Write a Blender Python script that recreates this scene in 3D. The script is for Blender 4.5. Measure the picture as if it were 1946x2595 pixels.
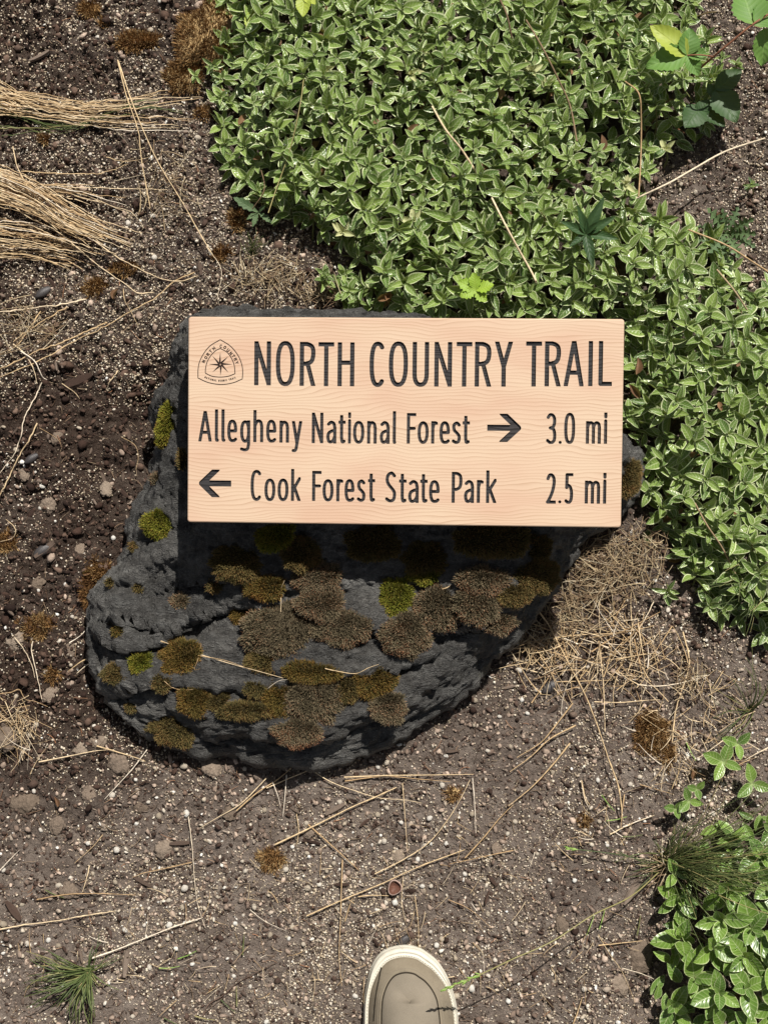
import bpy, math, random
import numpy as np
from mathutils import Vector, Matrix, Euler
from mathutils.bvhtree import BVHTree
for o in list(bpy.data.objects): bpy.data.objects.remove(o)
random.seed(7); rng = np.random.default_rng(7)
S = bpy.context.scene; C = S.collection
# ------------------------------------------------------------------ camera, light, exposure
CAM_H = 1.6; PITCH = math.radians(7); F = 3640.0
cam = bpy.data.cameras.new('camera'); camo = bpy.data.objects.new('camera', cam); C.objects.link(camo)
camo.location = (0, 0, CAM_H); camo.rotation_euler = (PITCH, 0, 0)
cam.sensor_fit = 'VERTICAL'; cam.sensor_height = 24; cam.lens = 24 * F / 2595
cam.clip_start = .05; cam.clip_end = 400
S.camera = camo
EL = math.radians(57); AZ = math.atan2(.42, 1.0)
SUN = Vector((math.sin(AZ) * math.cos(EL), math.cos(AZ) * math.cos(EL), math.sin(EL)))
sl = bpy.data.lights.new('sun', 'SUN'); sl.energy = 5.0; sl.angle = math.radians(.5); sl.color = (1, .955, .88)
so = bpy.data.objects.new('sun', sl); C.objects.link(so); so.rotation_euler = SUN.to_track_quat('Z', 'Y').to_euler(); so.location = SUN * 5
W = bpy.data.worlds.new('World'); S.world = W; W.use_nodes = True
nt = W.node_tree; sky = nt.nodes.new('ShaderNodeTexSky'); sky.sky_type = 'NISHITA'; sky.sun_disc = False
sky.sun_elevation = EL; sky.sun_rotation = AZ
bg = nt.nodes['Background']; bg.inputs['Strength'].default_value = .047; hs = nt.nodes.new('ShaderNodeHueSaturation'); hs.inputs['Saturation'].default_value = .35; nt.links.new(sky.outputs[0], hs.inputs['Color']); nt.links.new(hs.outputs[0], bg.inputs[0])
S.view_settings.view_transform = 'Standard'; S.view_settings.look = 'None'; S.view_settings.gamma = 1
S.view_settings.use_curve_mapping = False; S.view_settings.exposure = 0.32
S.render.engine = 'CYCLES'

_c, _s = math.cos(PITCH), math.sin(PITCH)
def P(px, py, z=0.0):
    """point where the sight line through a photo pixel meets the height z"""
    a = (px - 973) / F; b = -(py - 1297.5) / F
    dx, dy, dz = a, b * _c + _s, b * _s - _c
    t = (z - CAM_H) / dz
    return np.array([dx * t, dy * t, z])
def PX(x, y, z):
    v = (x, y, z - CAM_H); d = v[1] * _s - v[2] * _c
    return 973 + F * v[0] / d, 1297.5 - F * (v[1] * _c + v[2] * _s) / d

# ------------------------------------------------------------------ noise
def _hash(ix, seed):
    h = np.zeros(ix.shape[0], dtype=np.uint32) + np.uint32((seed * 374761393 + 1234567) & 0xffffffff)
    for k, m in zip(range(ix.shape[1]), (73856093, 19349663, 83492791)):
        h = h ^ (ix[:, k].astype(np.int64).astype(np.uint32) * np.uint32(m))
        h = (h ^ (h >> np.uint32(13))) * np.uint32(1274126177); h = h ^ (h >> np.uint32(16))
    return (h & np.uint32(0xffffff)).astype(np.float64) / 0xffffff
def vnoise(p, seed=0):
    i = np.floor(p); f = p - i; f = f * f * (3 - 2 * f); n = p.shape[1]; r = 0
    for c in range(1 << n):
        o = np.array([(c >> k) & 1 for k in range(n)]); w = 1
        for k in range(n): w = w * (f[:, k] if o[k] else 1 - f[:, k])
        r = r + w * _hash(i + o, seed)
    return r * 2 - 1
def fbm(p, seed=0, octs=4, gain=.5):
    r = 0; a = 1; s = 0
    for k in range(octs):
        r = r + a * vnoise(p * (2.03 ** k) + k * 17.3, seed + k); s += a; a *= gain
    return r / s
def smooth(a, b, x): t = np.clip((x - a) / (b - a), 0, 1); return t * t * (3 - 2 * t)

# ------------------------------------------------------------------ mesh helpers
def mk(name, V, Fc, mats=None, uv=None, tint=None, smoothf=True, parent=None, mi=None):
    me = bpy.data.meshes.new(name)
    V = np.asarray(V, dtype=np.float32).reshape(-1, 3)
    if isinstance(Fc, np.ndarray) and Fc.ndim == 2:
        n, k = Fc.shape
        me.vertices.add(len(V)); me.vertices.foreach_set('co', V.ravel())
        me.loops.add(n * k); me.loops.foreach_set('vertex_index', Fc.astype(np.int32).ravel())
        me.polygons.add(n); me.polygons.foreach_set('loop_start', np.arange(0, n * k, k, dtype=np.int32))
    else:
        me.from_pydata(V.tolist(), [], [list(f) for f in Fc])
    me.update(calc_edges=True)
    if smoothf: me.polygons.foreach_set('use_smooth', np.ones(len(me.polygons), dtype=bool))
    li = None
    if uv is not None:
        li = np.zeros(len(me.loops), dtype=np.int32); me.loops.foreach_get('vertex_index', li)
        l = me.uv_layers.new(name='UVMap'); l.data.foreach_set('uv', np.asarray(uv, dtype=np.float32)[li].ravel())
    if tint is not None:
        a = me.attributes.new('tint', 'FLOAT', 'POINT'); a.data.foreach_set('value', np.asarray(tint, dtype=np.float32))
    for m in (mats or []): me.materials.append(m)
    if mi is not None: me.polygons.foreach_set('material_index', np.asarray(mi, dtype=np.int32))
    me.validate(); me.update()
    return link(name, me, parent)
def link(name, me, parent=None):
    o = bpy.data.objects.new(name, me); C.objects.link(o)
    if parent: o.parent = parent
    return o
def tag(o, label=None, cat=None, group=None, kind=None):
    if label: o['label'] = label
    if cat: o['category'] = cat
    if group: o['group'] = group
    if kind: o['kind'] = kind
    return o
def empty(name, loc=(0, 0, 0), rot=None):
    o = bpy.data.objects.new(name, None); C.objects.link(o); o.location = loc; o.empty_display_size = .01
    if rot is not None: o.rotation_euler = rot
    return o
def catmull(P_, n=8, closed=False):
    P_ = np.asarray(P_, float); N = len(P_); out = []
    if closed: Q = np.vstack([P_[-1], P_, P_[0], P_[1]]); m = N
    else: Q = np.vstack([2 * P_[0] - P_[1], P_, 2 * P_[-1] - P_[-2]]); m = N - 1
    t = np.linspace(0, 1, n, endpoint=False)[:, None]
    for i in range(m):
        a, b, c, d = Q[i:i + 4]
        out.append(.5 * (2 * b + (c - a) * t + (2 * a - 5 * b + 4 * c - d) * t ** 2 + (3 * b - 3 * c + d - a) * t ** 3))
    if not closed: out.append(P_[-1:])
    return np.vstack(out)
def inpoly(x, y, poly):
    poly = np.asarray(poly, float); r = np.zeros(len(x), bool); j = len(poly) - 1
    for i in range(len(poly)):
        xi, yi = poly[i]; xj, yj = poly[j]
        c = ((yi > y) != (yj > y)) & (x < (xj - xi) * (y - yi) / (yj - yi + 1e-12) + xi); r ^= c; j = i
    return r
def pdist(x, y, poly, closed=True):
    poly = np.asarray(poly, float); d = np.full(len(x), 1e9); n = len(poly)
    for i in range(n if closed else n - 1):
        a = poly[i]; b = poly[(i + 1) % n]; ab = b - a
        t = np.clip(((x - a[0]) * ab[0] + (y - a[1]) * ab[1]) / (ab @ ab + 1e-12), 0, 1)
        d = np.minimum(d, np.hypot(x - a[0] - t * ab[0], y - a[1] - t * ab[1]))
    return d
def tube(path, rad, k=5):
    """returns V,F of a tube round a path (n,3) with radii (n,)"""
    path = np.asarray(path, float); n = len(path); T = np.gradient(path, axis=0); T /= np.linalg.norm(T, axis=1)[:, None] + 1e-12
    up = np.array([0, 0, 1.]) if abs(T[:, 2]).mean() < .8 else np.array([1., 0, 0])
    A = np.cross(T, up); A /= np.linalg.norm(A, axis=1)[:, None] + 1e-12; B = np.cross(T, A)
    th = np.linspace(0, 2 * np.pi, k, endpoint=False); rad = np.broadcast_to(rad, (n,))
    V = path[:, None] + rad[:, None, None] * (np.cos(th)[None, :, None] * A[:, None] + np.sin(th)[None, :, None] * B[:, None])
    i = np.arange(n - 1)[:, None] * k; j = np.arange(k)[None]; jn = (j + 1) % k
    Fq = np.stack([i + j, i + jn, i + k + jn, i + k + j], -1).reshape(-1, 4)
    return V.reshape(-1, 3), Fq
class MB:
    def __init__(s): s.V = []; s.F = []; s.T = []; s.n = 0
    def add(s, V, Fq, t=0.):
        V = np.asarray(V).reshape(-1, 3); s.V.append(V); s.F.append(np.asarray(Fq) + s.n); s.n += len(V)
        s.T.append(np.broadcast_to(t, (len(V),)))
    def build(s, name, mats, parent=None, smoothf=True):
        return mk(name, np.vstack(s.V), np.vstack(s.F), mats, tint=np.concatenate(s.T), parent=parent, smoothf=smoothf)
_g = (1 + 5 ** .5) / 2
ICO = np.array([(-1, _g, 0), (1, _g, 0), (-1, -_g, 0), (1, -_g, 0), (0, -1, _g), (0, 1, _g), (0, -1, -_g), (0, 1, -_g), (_g, 0, -1), (_g, 0, 1), (-_g, 0, -1), (-_g, 0, 1)]) / math.hypot(1, _g)
ICF = np.array([(0, 11, 5), (0, 5, 1), (0, 1, 7), (0, 7, 10), (0, 10, 11), (1, 5, 9), (5, 11, 4), (11, 10, 2), (10, 7, 6), (7, 1, 8), (3, 9, 4), (3, 4, 2), (3, 2, 6), (3, 6, 8), (3, 8, 9), (4, 9, 5), (2, 4, 11), (6, 2, 10), (8, 6, 7), (9, 8, 1)])
def subdiv(V, Fc):
    V = [tuple(v) for v in V]; mid = {}; out = []
    def m(a, b):
        k = (min(a, b), max(a, b))
        if k not in mid:
            p = np.array(V[a]) + np.array(V[b]); V.append(tuple(p / np.linalg.norm(p))); mid[k] = len(V) - 1
        return mid[k]
    for a, b, c in Fc:
        x, y, z = m(a, b), m(b, c), m(c, a); out += [(a, x, z), (b, y, x), (c, z, y), (x, y, z)]
    return np.array(V), np.array(out)
OCT = np.array([(1, 0, 0), (-1, 0, 0), (0, 1, 0), (0, -1, 0), (0, 0, 1), (0, 0, -1)], float); OCF = np.array([(0, 2, 4), (2, 1, 4), (1, 3, 4), (3, 0, 4), (2, 0, 5), (1, 2, 5), (3, 1, 5), (0, 3, 5)])
IC1, IF1 = subdiv(ICO, ICF); IC2, IF2 = subdiv(IC1, IF1); IC3, IF3 = subdiv(IC2, IF2)
def randrot(n):
    q = rng.normal(size=(n, 4)); q /= np.linalg.norm(q, axis=1)[:, None]; w, x, y, z = q.T
    return np.stack([1 - 2 * (y * y + z * z), 2 * (x * y - z * w), 2 * (x * z + y * w), 2 * (x * y + z * w), 1 - 2 * (x * x + z * z), 2 * (y * z - x * w), 2 * (x * z - y * w), 2 * (y * z + x * w), 1 - 2 * (x * x + y * y)], -1).reshape(n, 3, 3)
def stones(name, pos, size, mat, tint, aspect=(.6, 1.), jit=.25, base=(ICO, ICF), smoothf=False, flat=1.0):
    n = len(pos); BV, BF = base; k = len(BV)
    sc = rng.uniform(aspect[0], aspect[1], (n, 1, 3)); sc[:, :, 0] = 1
    V = BV[None] * (1 + rng.uniform(-jit, jit, (n, k, 1))) * sc
    V = np.einsum('nij,nkj->nki', randrot(n), V); V[:, :, 2] *= flat
    V = V * size[:, None, None] + pos[:, None]
    Fc = (BF[None] + (np.arange(n) * k)[:, None, None]).reshape(-1, 3)
    return mk(name, V, Fc, [mat], tint=np.repeat(tint, k), smoothf=smoothf)

# ------------------------------------------------------------------ material helpers
class NT:
    def __init__(s, name):
        s.m = bpy.data.materials.new(name); s.m.use_nodes = True; s.t = s.m.node_tree; s.b = s.t.nodes['Principled BSDF']; s.out = s.t.nodes['Material Output']
    def n(s, typ, **kw):
        x = s.t.nodes.new('ShaderNode' + typ)
        for k, v in kw.items(): setattr(x, k, v)
        return x
    def l(s, a, b): s.t.links.new(a, b)
    def setv(s, inp, v):
        if hasattr(v, 'links') or isinstance(v, bpy.types.NodeSocket): s.l(v, inp)
        else:
            if isinstance(v, tuple) and len(v) == 3 and len(inp.default_value) == 4: v = v + (1,)
            inp.default_value = v
    def math(s, op, a, b=0., c=None, clamp=False):
        x = s.n('Math', operation=op); x.use_clamp = clamp; s.setv(x.inputs[0], a); s.setv(x.inputs[1], b)
        if c is not None: s.setv(x.inputs[2], c)
        return x.outputs[0]
    def mix(s, f, a, b, typ='MIX'):
        x = s.n('Mix', data_type='RGBA', blend_type=typ); s.setv(x.inputs[0], f); s.setv(x.inputs[6], a); s.setv(x.inputs[7], b); return x.outputs[2]
    def noise(s, vec, scale, detail=4, rough=.6, out=0, dist=0):
        x = s.n('TexNoise'); s.setv(x.inputs['Scale'], scale); x.inputs['Detail'].default_value = detail; x.inputs['Roughness'].default_value = rough
        x.inputs['Distortion'].default_value = dist
        if vec is not None: s.l(vec, x.inputs['Vector'])
        return x.outputs[out]
    def ramp(s, f, stops, interp='LINEAR'):
        x = s.n('ValToRGB'); s.setv(x.inputs[0], f); e = x.color_ramp.elements; x.color_ramp.interpolation = interp
        while len(e) < len(stops): e.new(.5)
        for q, (p, c) in zip(e, stops): q.position = p; q.color = (c if len(c) == 4 else tuple(c) + (1,)) if isinstance(c, tuple) else (c, c, c, 1)
        return x.outputs[0]
    def rng(s, v, a, b, c=0., d=1.):
        x = s.n('MapRange'); s.setv(x.inputs[0], v); x.inputs[1].default_value = a; x.inputs[2].default_value = b; x.inputs[3].default_value = c; x.inputs[4].default_value = d; return x.outputs[0]
    def scale(s, vec, sc):
        x = s.n('Mapping'); s.l(vec, x.inputs[0]); x.inputs['Scale'].default_value = sc; return x.outputs[0]
    def obj(s): return s.n('TexCoord').outputs['Object']
    def pos(s): return s.n('NewGeometry').outputs['Position']
    def attr(s, nm): return s.n('Attribute', attribute_name=nm).outputs['Fac']
    def rnd(s):
        a = s.math('ADD', s.n('ObjectInfo').outputs['Random'], s.attr('tint')); return s.math('FRACT', a)
    def bump(s, h, strength=.5, dist=.001, nrm=None):
        x = s.n('Bump'); x.inputs['Strength'].default_value = strength; x.inputs['Distance'].default_value = dist; s.l(h, x.inputs['Height'])
        if nrm: s.l(nrm, x.inputs['Normal'])
        return x.outputs[0]
    def fin(s, col, rough=.8, nrm=None, spec=.3, **kw):
        s.setv(s.b.inputs['Base Color'], col); s.setv(s.b.inputs['Roughness'], rough); s.b.inputs['Specular IOR Level'].default_value = spec
        if nrm: s.l(nrm, s.b.inputs['Normal'])
        for k, v in kw.items(): s.setv(s.b.inputs[k.replace('_', ' ')], v)
        return s.m

def m_soil():
    t = NT('soil'); p = t.pos(); dry = t.attr('tint')
    n1 = t.noise(p, 60, 6, .75); n2 = t.noise(p, 430, 5, .75); n3 = t.noise(p, 12, 4, .6)
    wet = t.ramp(n1, [(.3, (.024, .015, .011)), (.52, (.058, .038, .029)), (.75, (.105, .072, .054))])
    dr = t.ramp(n1, [(.25, (.125, .097, .080)), (.5, (.275, .222, .187)), (.75, (.43, .365, .31))])
    col = t.mix(dry, wet, dr)
    col = t.mix(t.rng(n3, .35, .65, 0, .4), col, (.055, .036, .027))
    col = t.mix(t.rng(n2, .57, .68, 0, .6), col, (.40, .335, .265)); col = t.mix(t.rng(n2, .30, .42, .6, 0), col, (.022, .015, .011))
    h = t.math('ADD', n2, t.math('MULTIPLY', t.noise(p, 150, 5, .75), 2.))
    return t.fin(col, .95, t.bump(h, 1., .0045), .1)
def m_tinted(name, stops, rough=.9, nscale=500, amp=.5, bump=.6, bdist=.0008, spec=.15, var=None):
    """colour picked by the piece's own random number, mottled by fine noise"""
    t = NT(name); p = t.obj(); r = t.rnd(); col = t.ramp(r, stops)
    n = t.noise(p, nscale, 4, .65)
    f = t.rng(n, .25, .75, 1 - amp, 1 + amp * .6)
    m = t.n('Vector' + 'Math', operation='SCALE'); t.l(col, m.inputs[0]); t.l(f, m.inputs[3])
    c2 = m.outputs[0]
    if var: c2 = t.mix(t.rng(t.noise(p, var[0], 3, .6), .5, .65, 0, var[2]), c2, var[1])
    return t.fin(c2, rough, t.bump(n, bump, bdist), spec)
M = {}
M['soil'] = m_soil()
M['crumb'] = m_tinted('soil_crumb', [(0, (0.033, 0.020, 0.015)), (.35, (0.091, 0.059, 0.046)), (.6, (0.196, 0.143, 0.112)), (.85, (0.359, 0.275, 0.217)), (1, (0.555, 0.431, 0.345))])
M['crumb_wet'] = m_tinted('mulch_crumb', [(0, (0.018, 0.011, 0.009)), (.4, (0.048, 0.028, 0.021)), (.75, (0.086, 0.053, 0.039)), (1, (0.172, 0.115, 0.086))])
M['perlite'] = m_tinted('perlite', [(0, (.34, .28, .21)), (.35, (.50, .43, .34)), (.65, (.62, .56, .48)), (1, (.76, .74, .69))], .85, 420, .4, .8, .0012)
M['sand'] = m_tinted('sand_grain', [(0, (0.231, 0.182, 0.127)), (.4, (0.462, 0.375, 0.266)), (.75, (0.635, 0.544, 0.417)), (1, (0.762, 0.702, 0.595))], .8, 900, .2)
M['clod'] = m_tinted('clod', [(0, (0.161, 0.123, 0.093)), (.5, (0.218, 0.169, 0.131)), (1, (0.287, 0.229, 0.177))], .95, 5, .45, .5, .006, .08)
M['flake'] = m_tinted('flake', [(0, (.05, .033, .026)), (.4, (.13, .095, .075)), (.75, (.27, .215, .17)), (1, (.45, .375, .30))], .9, 500, .4)
M['bark'] = m_tinted('bark', [(0, (.03, .018, .014)), (.4, (.075, .047, .036)), (.8, (.14, .105, .082)), (1, (.22, .17, .135))], .85, 300, .5)
M['straw'] = m_tinted('straw', [(0, (0.412, 0.269, 0.138)), (.4, (0.606, 0.443, 0.250)), (.8, (0.727, 0.577, 0.379)), (1, (0.800, 0.705, 0.580))], .6, 300, .45, .4, .0004, .3)
M['thatch'] = m_tinted('thatch', [(0, (0.146, 0.094, 0.056)), (.4, (0.302, 0.212, 0.125)), (.8, (0.493, 0.389, 0.237)), (1, (0.616, 0.531, 0.388))], .7, 400, .3, .3, .0004, .2)
M['fibre'] = m_tinted('fibre', [(0, (.06, .035, .025)), (.5, (.16, .10, .065)), (.85, (.32, .24, .16)), (1, (.45, .2, .1))], .8, 400, .3)
M['grass'] = m_tinted('grass', [(0, (.05, .075, .022)), (.5, (.095, .125, .04)), (.8, (.16, .185, .065)), (1, (.34, .28, .12))], .5, 300, .3, .2, .0003, .4)
M['limegrass'] = m_tinted('lime_grass', [(0, (.16, .28, .05)), (1, (.30, .42, .11))], .5, 300, .3, .2, .0003, .4)
M['brownmoss'] = m_tinted('brown_moss', [(0, (0.134, 0.063, 0.026)), (.4, (0.246, 0.138, 0.054)), (.8, (0.381, 0.230, 0.096)), (1, (0.515, 0.380, 0.192))], .85, 500, .4)
M['twig'] = m_tinted('twig', [(0, (.10, .065, .05)), (1, (.17, .12, .09))], .8, 400, .4)
M['shell'] = m_tinted('shell', [(0, (0.304, 0.212, 0.180)), (1, (0.336, 0.238, 0.198))], .5, 500, .3)
M['shell_in'] = m_tinted('shell_inside', [(0, (0.120, 0.063, 0.048)), (1, (0.150, 0.070, 0.048))], .5, 500, .5)
M['bluestone'] = m_tinted('blue_stone', [(0, (0.035, 0.031, 0.031)), (1, (0.063, 0.056, 0.055))], .4, 200, .3, .3, .001, .5)

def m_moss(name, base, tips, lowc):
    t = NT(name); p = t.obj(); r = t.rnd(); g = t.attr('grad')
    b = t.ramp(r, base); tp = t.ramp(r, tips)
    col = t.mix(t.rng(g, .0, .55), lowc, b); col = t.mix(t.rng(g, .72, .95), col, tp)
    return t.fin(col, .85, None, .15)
M['moss_green'] = m_moss('moss_olive', [(0, (0.094, 0.112, 0.015)), (.5, (0.163, 0.175, 0.022)), (1, (0.263, 0.237, 0.037))], [(0, (0.275, 0.275, 0.037)), (.7, (0.400, 0.338, 0.062)), (1, (0.375, 0.125, 0.050))], (0.025, 0.025, 0.007))
M['moss_gold'] = m_moss('moss_gold', [(0, (0.078, 0.070, 0.019)), (.55, (0.130, 0.097, 0.024)), (.85, (0.177, 0.122, 0.029)), (1, (0.229, 0.112, 0.024))], [(0, (0.250, 0.203, 0.071)), (.6, (0.270, 0.153, 0.047)), (.85, (0.270, 0.091, 0.035)), (1, (0.416, 0.326, 0.164))], (0.019, 0.014, 0.007))
M['moss_grey'] = m_moss('moss_grey', [(0, (0.084, 0.071, 0.040)), (.5, (0.141, 0.118, 0.070)), (1, (0.225, 0.187, 0.119))], [(0, (0.296, 0.230, 0.146)), (.55, (0.393, 0.296, 0.192)), (.8, (0.393, 0.128, 0.056)), (1, (0.479, 0.179, 0.079))], (0.026, 0.018, 0.010))
M['moss_dark'] = m_moss('moss_dark', [(0, (0.067, 0.059, 0.023)), (.5, (0.113, 0.093, 0.032)), (1, (0.172, 0.132, 0.048))], [(0, (0.212, 0.172, 0.068)), (.6, (0.292, 0.199, 0.082)), (1, (0.345, 0.132, 0.055))], (0.022, 0.015, 0.008))

def m_rock():
    t = NT('slate_rock'); p = t.pos()
    st = t.scale(p, (1, 1.6, 1.3))
    n1 = t.noise(st, 9, 8, .68, dist=.6); n2 = t.noise(p, 70, 6, .72); n3 = t.noise(p, 500, 4, .7)
    col = t.ramp(n1, [(.32, (.022, .021, .020)), (.52, (.076, .072, .067)), (.68, (.20, .193, .18))])
    col = t.mix(t.rng(n2, .45, .70, 0, .6), col, (.17, .168, .16))
    col = t.mix(t.rng(n2, .30, .42, .55, 0), col, (.02, .02, .022))
    col = t.mix(t.rng(n3, .56, .68, 0, .6), col, (.24, .235, .22)); col = t.mix(t.rng(n3, .32, .42, .6, 0), col, (.015, .015, .015))
    ol = t.noise(p, 16, 5, .7); col = t.mix(t.rng(ol, .62, .72, 0, .35), col, (.085, .08, .035))
    h = t.math('ADD', t.math('MULTIPLY', n2, 1.6), t.math('MULTIPLY', n3, .45)); mz = t.noise(t.scale(p, (1, 2.2, 1)), 32, 5, .75, dist=1.2)
    return t.fin(col, t.rng(n2, .3, .7, .45, .75), t.bump(t.math('ADD', h, t.math('MULTIPLY', t.math('ABSOLUTE', t.math('SUBTRACT', mz, .5)), 5)), 1., .0048), .5)
M['rock'] = m_rock()

def grain(t, p):
    """lines of the year rings in board space: returns (line 0..1, tone 0..1, fibre 0..1)"""
    sx = t.n('SeparateXYZ'); t.l(p, sx.inputs[0])
    w1 = t.noise(t.scale(p, (3.2, 9, 1)), 1, 3, .55); w2 = t.noise(t.scale(p, (14, 34, 1)), 1, 3, .5)
    y = t.math('ADD', sx.outputs[1], t.math('MULTIPLY', t.math('SUBTRACT', w1, .5), .036))
    y = t.math('ADD', y, t.math('MULTIPLY', t.math('SUBTRACT', w2, .5), .0055))
    # spacing changes across the board
    c = t.n('CombineXYZ'); t.l(t.math('MULTIPLY', sx.outputs[0], .35), c.inputs[0]); t.l(y, c.inputs[1])
    q = t.noise(c.outputs[0], 60, 1, .4)
    ph = t.math('ADD', t.math('MULTIPLY', y, 290), t.math('MULTIPLY', q, 3.0))
    fr = t.math('FRACT', ph)
    line = t.ramp(fr, [(0, 0.), (.55, .12), (.86, .55), (.93, 1.), (1, 0.)])
    return line, t.noise(c.outputs[0], 22, 2, .5), t.noise(t.scale(p, (60, 1400, 1)), 1, 3, .6)
def m_wood():
    t = NT('light_maple'); p = t.obj(); line, tone, fib = grain(t, p)
    base = t.ramp(tone, [(.36, (.555, .375, .268)), (.48, (.580, .418, .300)), (.62, (.595, .448, .322))])
    k = t.noise(t.scale(p, (6, 40, 1)), 1, 2, .5)
    amt = t.math('MULTIPLY', line, t.rng(k, .3, .7, .30, .8))
    col = t.mix(amt, base, (.33, .185, .105))
    col = t.mix(t.rng(fib, .35, .75, 0, .10), col, (.50, .33, .21))
    return t.fin(col, .55, t.bump(t.math('ADD', fib, line), .12, .0003), .3)
def m_char():
    t = NT('charred_engraving'); p = t.obj(); line, tone, fib = grain(t, p)
    col = t.mix(t.rng(fib, .3, .7), (.018, .016, .016), (.046, .043, .045))
    col = t.mix(t.rng(tone, .5, .72, 0, .5), col, (.062, .044, .036))
    col = t.mix(t.math('POWER', line, 1.6), col, (.002, .002, .002))
    return t.fin(col, .6, t.bump(line, .7, .0006), .35)
M['wood'] = m_wood(); M['char'] = m_char()
t_ = NT('engraved_line'); M['ink'] = t_.fin((.022, .013, .011), .8, None, .1)

def m_leaf(name, green, edge, dark, rough=.32, veins=True, edgew=.80):
    t = NT(name); uvn = t.n('UVMap'); sp = t.n('SeparateXYZ'); t.l(uvn.outputs[0], sp.inputs[0]); u, v = sp.outputs[0], sp.outputs[1]
    r = t.rnd(); a = t.math('ABSOLUTE', t.math('SUBTRACT', t.math('MULTIPLY', v, 2.), 1.))
    p = t.obj(); n = t.noise(p, 260, 3, .6)
    wob = t.math('ADD', a, t.math('MULTIPLY', t.math('SUBTRACT', n, .5), .22))
    ed = t.rng(wob, edgew, edgew + .13)
    g = t.mix(r, dark, green); g = t.mix(t.rng(n, .3, .7, 0, .35), g, dark)
    col = t.mix(t.math('MULTIPLY', ed, .85), g, edge)
    col = t.mix(t.rng(a, .0, .10, .45, 0), col, edge)
    col = t.mix(t.rng(u, .0, .22, .35, 0), col, edge)
    vv = t.math('SINE', t.math('MULTIPLY', t.math('SUBTRACT', u, t.math('MULTIPLY', a, .22)), 44))
    h = t.math('ADD', t.math('MULTIPLY', vv, .35), t.rng(a, 0, .12, -1.2, 0))
    bn = t.bump(h, .5, .0005)
    if veins: col = t.mix(t.rng(vv, .6, 1., 0, .18), col, edge)
    t.fin(col, t.rng(t.noise(p, 120, 3, .6), .3, .7, rough - .06, rough + .16), bn, .5)
    tr = t.n('BsdfTranslucent'); t.setv(tr.inputs[0], t.mix(.55, col, (.38, .44, .06))); mx = t.n('MixShader'); mx.inputs[0].default_value = .22
    t.l(t.b.outputs[0], mx.inputs[1]); t.l(tr.outputs[0], mx.inputs[2]); t.l(mx.outputs[0], t.out.inputs[0])
    return t.m
M['leaf'] = m_leaf('variegated_leaf', (.268, .375, .085), (.76, .80, .50), (.072, .14, .028), .24, edgew=.77)
M['leaf_big'] = m_leaf('glossy_leaf', (.205, .33, .055), (.64, .70, .38), (.08, .16, .03), .27, True, .86)
M['leaf_cream'] = m_leaf('cream_leaf', (.58, .58, .30), (.66, .64, .42), (.44, .47, .22), .5)
M['leaf_lime'] = m_leaf('lime_leaf', (.30, .44, .04), (.42, .54, .09), (.22, .36, .03), .5, True, 1.1)
M['leaf_bramble'] = m_leaf('bramble_leaf', (.16, .30, .06), (.26, .40, .12), (.10, .21, .04), .55, True, 1.2)
M['leaf_bramble_dark'] = m_leaf('bramble_leaf_dark', (.045, .10, .025), (.07, .14, .04), (.03, .07, .018), .5, True, 1.2)
M['leaf_yellow'] = m_leaf('yellow_leaf', (.38, .44, .06), (.46, .50, .12), (.30, .38, .05), .5, True, 1.2)
M['leaf_dark'] = m_leaf('dark_weed_leaf', (.04, .095, .03), (.08, .15, .05), (.025, .06, .02), .5, True, 1.2)
M['leaf_grey'] = m_leaf('grey_weed_leaf', (.12, .19, .075), (.20, .27, .12), (.07, .125, .05), .6, True, 1.2)
M['leaf_dead'] = m_leaf('dead_leaf', (.26, .14, .065), (.38, .24, .13), (.15, .075, .04), .7, False, 1.2)
M['stem'] = m_tinted('stem', [(0, (.10, .11, .04)), (.5, (.15, .16, .06)), (1, (.16, .10, .05))], .6, 300, .3)
M['redstem'] = m_tinted('red_stem', [(0, (.22, .085, .05)), (1, (.27, .12, .07))], .6, 300, .3)
t_ = NT('water_drop'); M['drop'] = t_.fin((.95, .97, 1.), .12, None, .9, Transmission_Weight=1., IOR=1.33)

# ------------------------------------------------------------------ ground
COVER = [(x * 1.173, y * 1.173) for x, y in [(480, -160), (482, 0), (470, 60), (480, 120), (465, 200), (475, 290), (510, 370), (560, 425), (640, 470), (720, 520), (760, 575), (715, 600), (740, 640), (800, 665), (900, 720), (1345, 720), (1365, 800), (1360, 900), (1395, 950), (1400, 1050), (1410, 1120), (1470, 1200), (1530, 1290), (1600, 1340), (1720, 1400), (1900, 1450), (1900, 620), (1720, 640), (1640, 640), (1600, 600), (1540, 530), (1470, 490), (1385, 470), (1385, 400), (1400, 330), (1470, 300), (1540, 250), (1560, 180), (1535, 110), (1505, 40), (1480, -160)]]
COVER2 = [(x * 1.173, y * 1.173) for x, y in [(1455, 1900), (1490, 1850), (1560, 1800), (1680, 1760), (1900, 1740), (1900, 2500), (1430, 2500), (1460, 2210), (1435, 2160), (1450, 2100), (1465, 2010)]]
def dryness(x, y):
    """0 dark mulch, 1 dry pale soil"""
    r = smooth(.09, -.14, y - .25 * x); left = smooth(-.18, -.33, x)
    d = .22 + .78 * r + .16 * smooth(.3, .5, y); d = np.maximum(d, .62 * smooth(.17, .30, x))
    return np.clip(d - .15 * left * (1 - r) + .25 * fbm(np.stack([x * 9, y * 9], -1), 77, 3), 0, 1)
PITS = [(370, 1060, .024, .042), (385, 1150, .02, .02), (300, 1180, .02, .014), (360, 990, .02, .02), (120, 650, .035, .02), (60, 690, .03, .018), (250, 350, .02, .008), (1650, 520, .03, .018), (60, 300, .03, .014), (1650, 2540, .04, .022), (1660, 2420, .03, .015), (90, 1810, .02, .01)]
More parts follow.
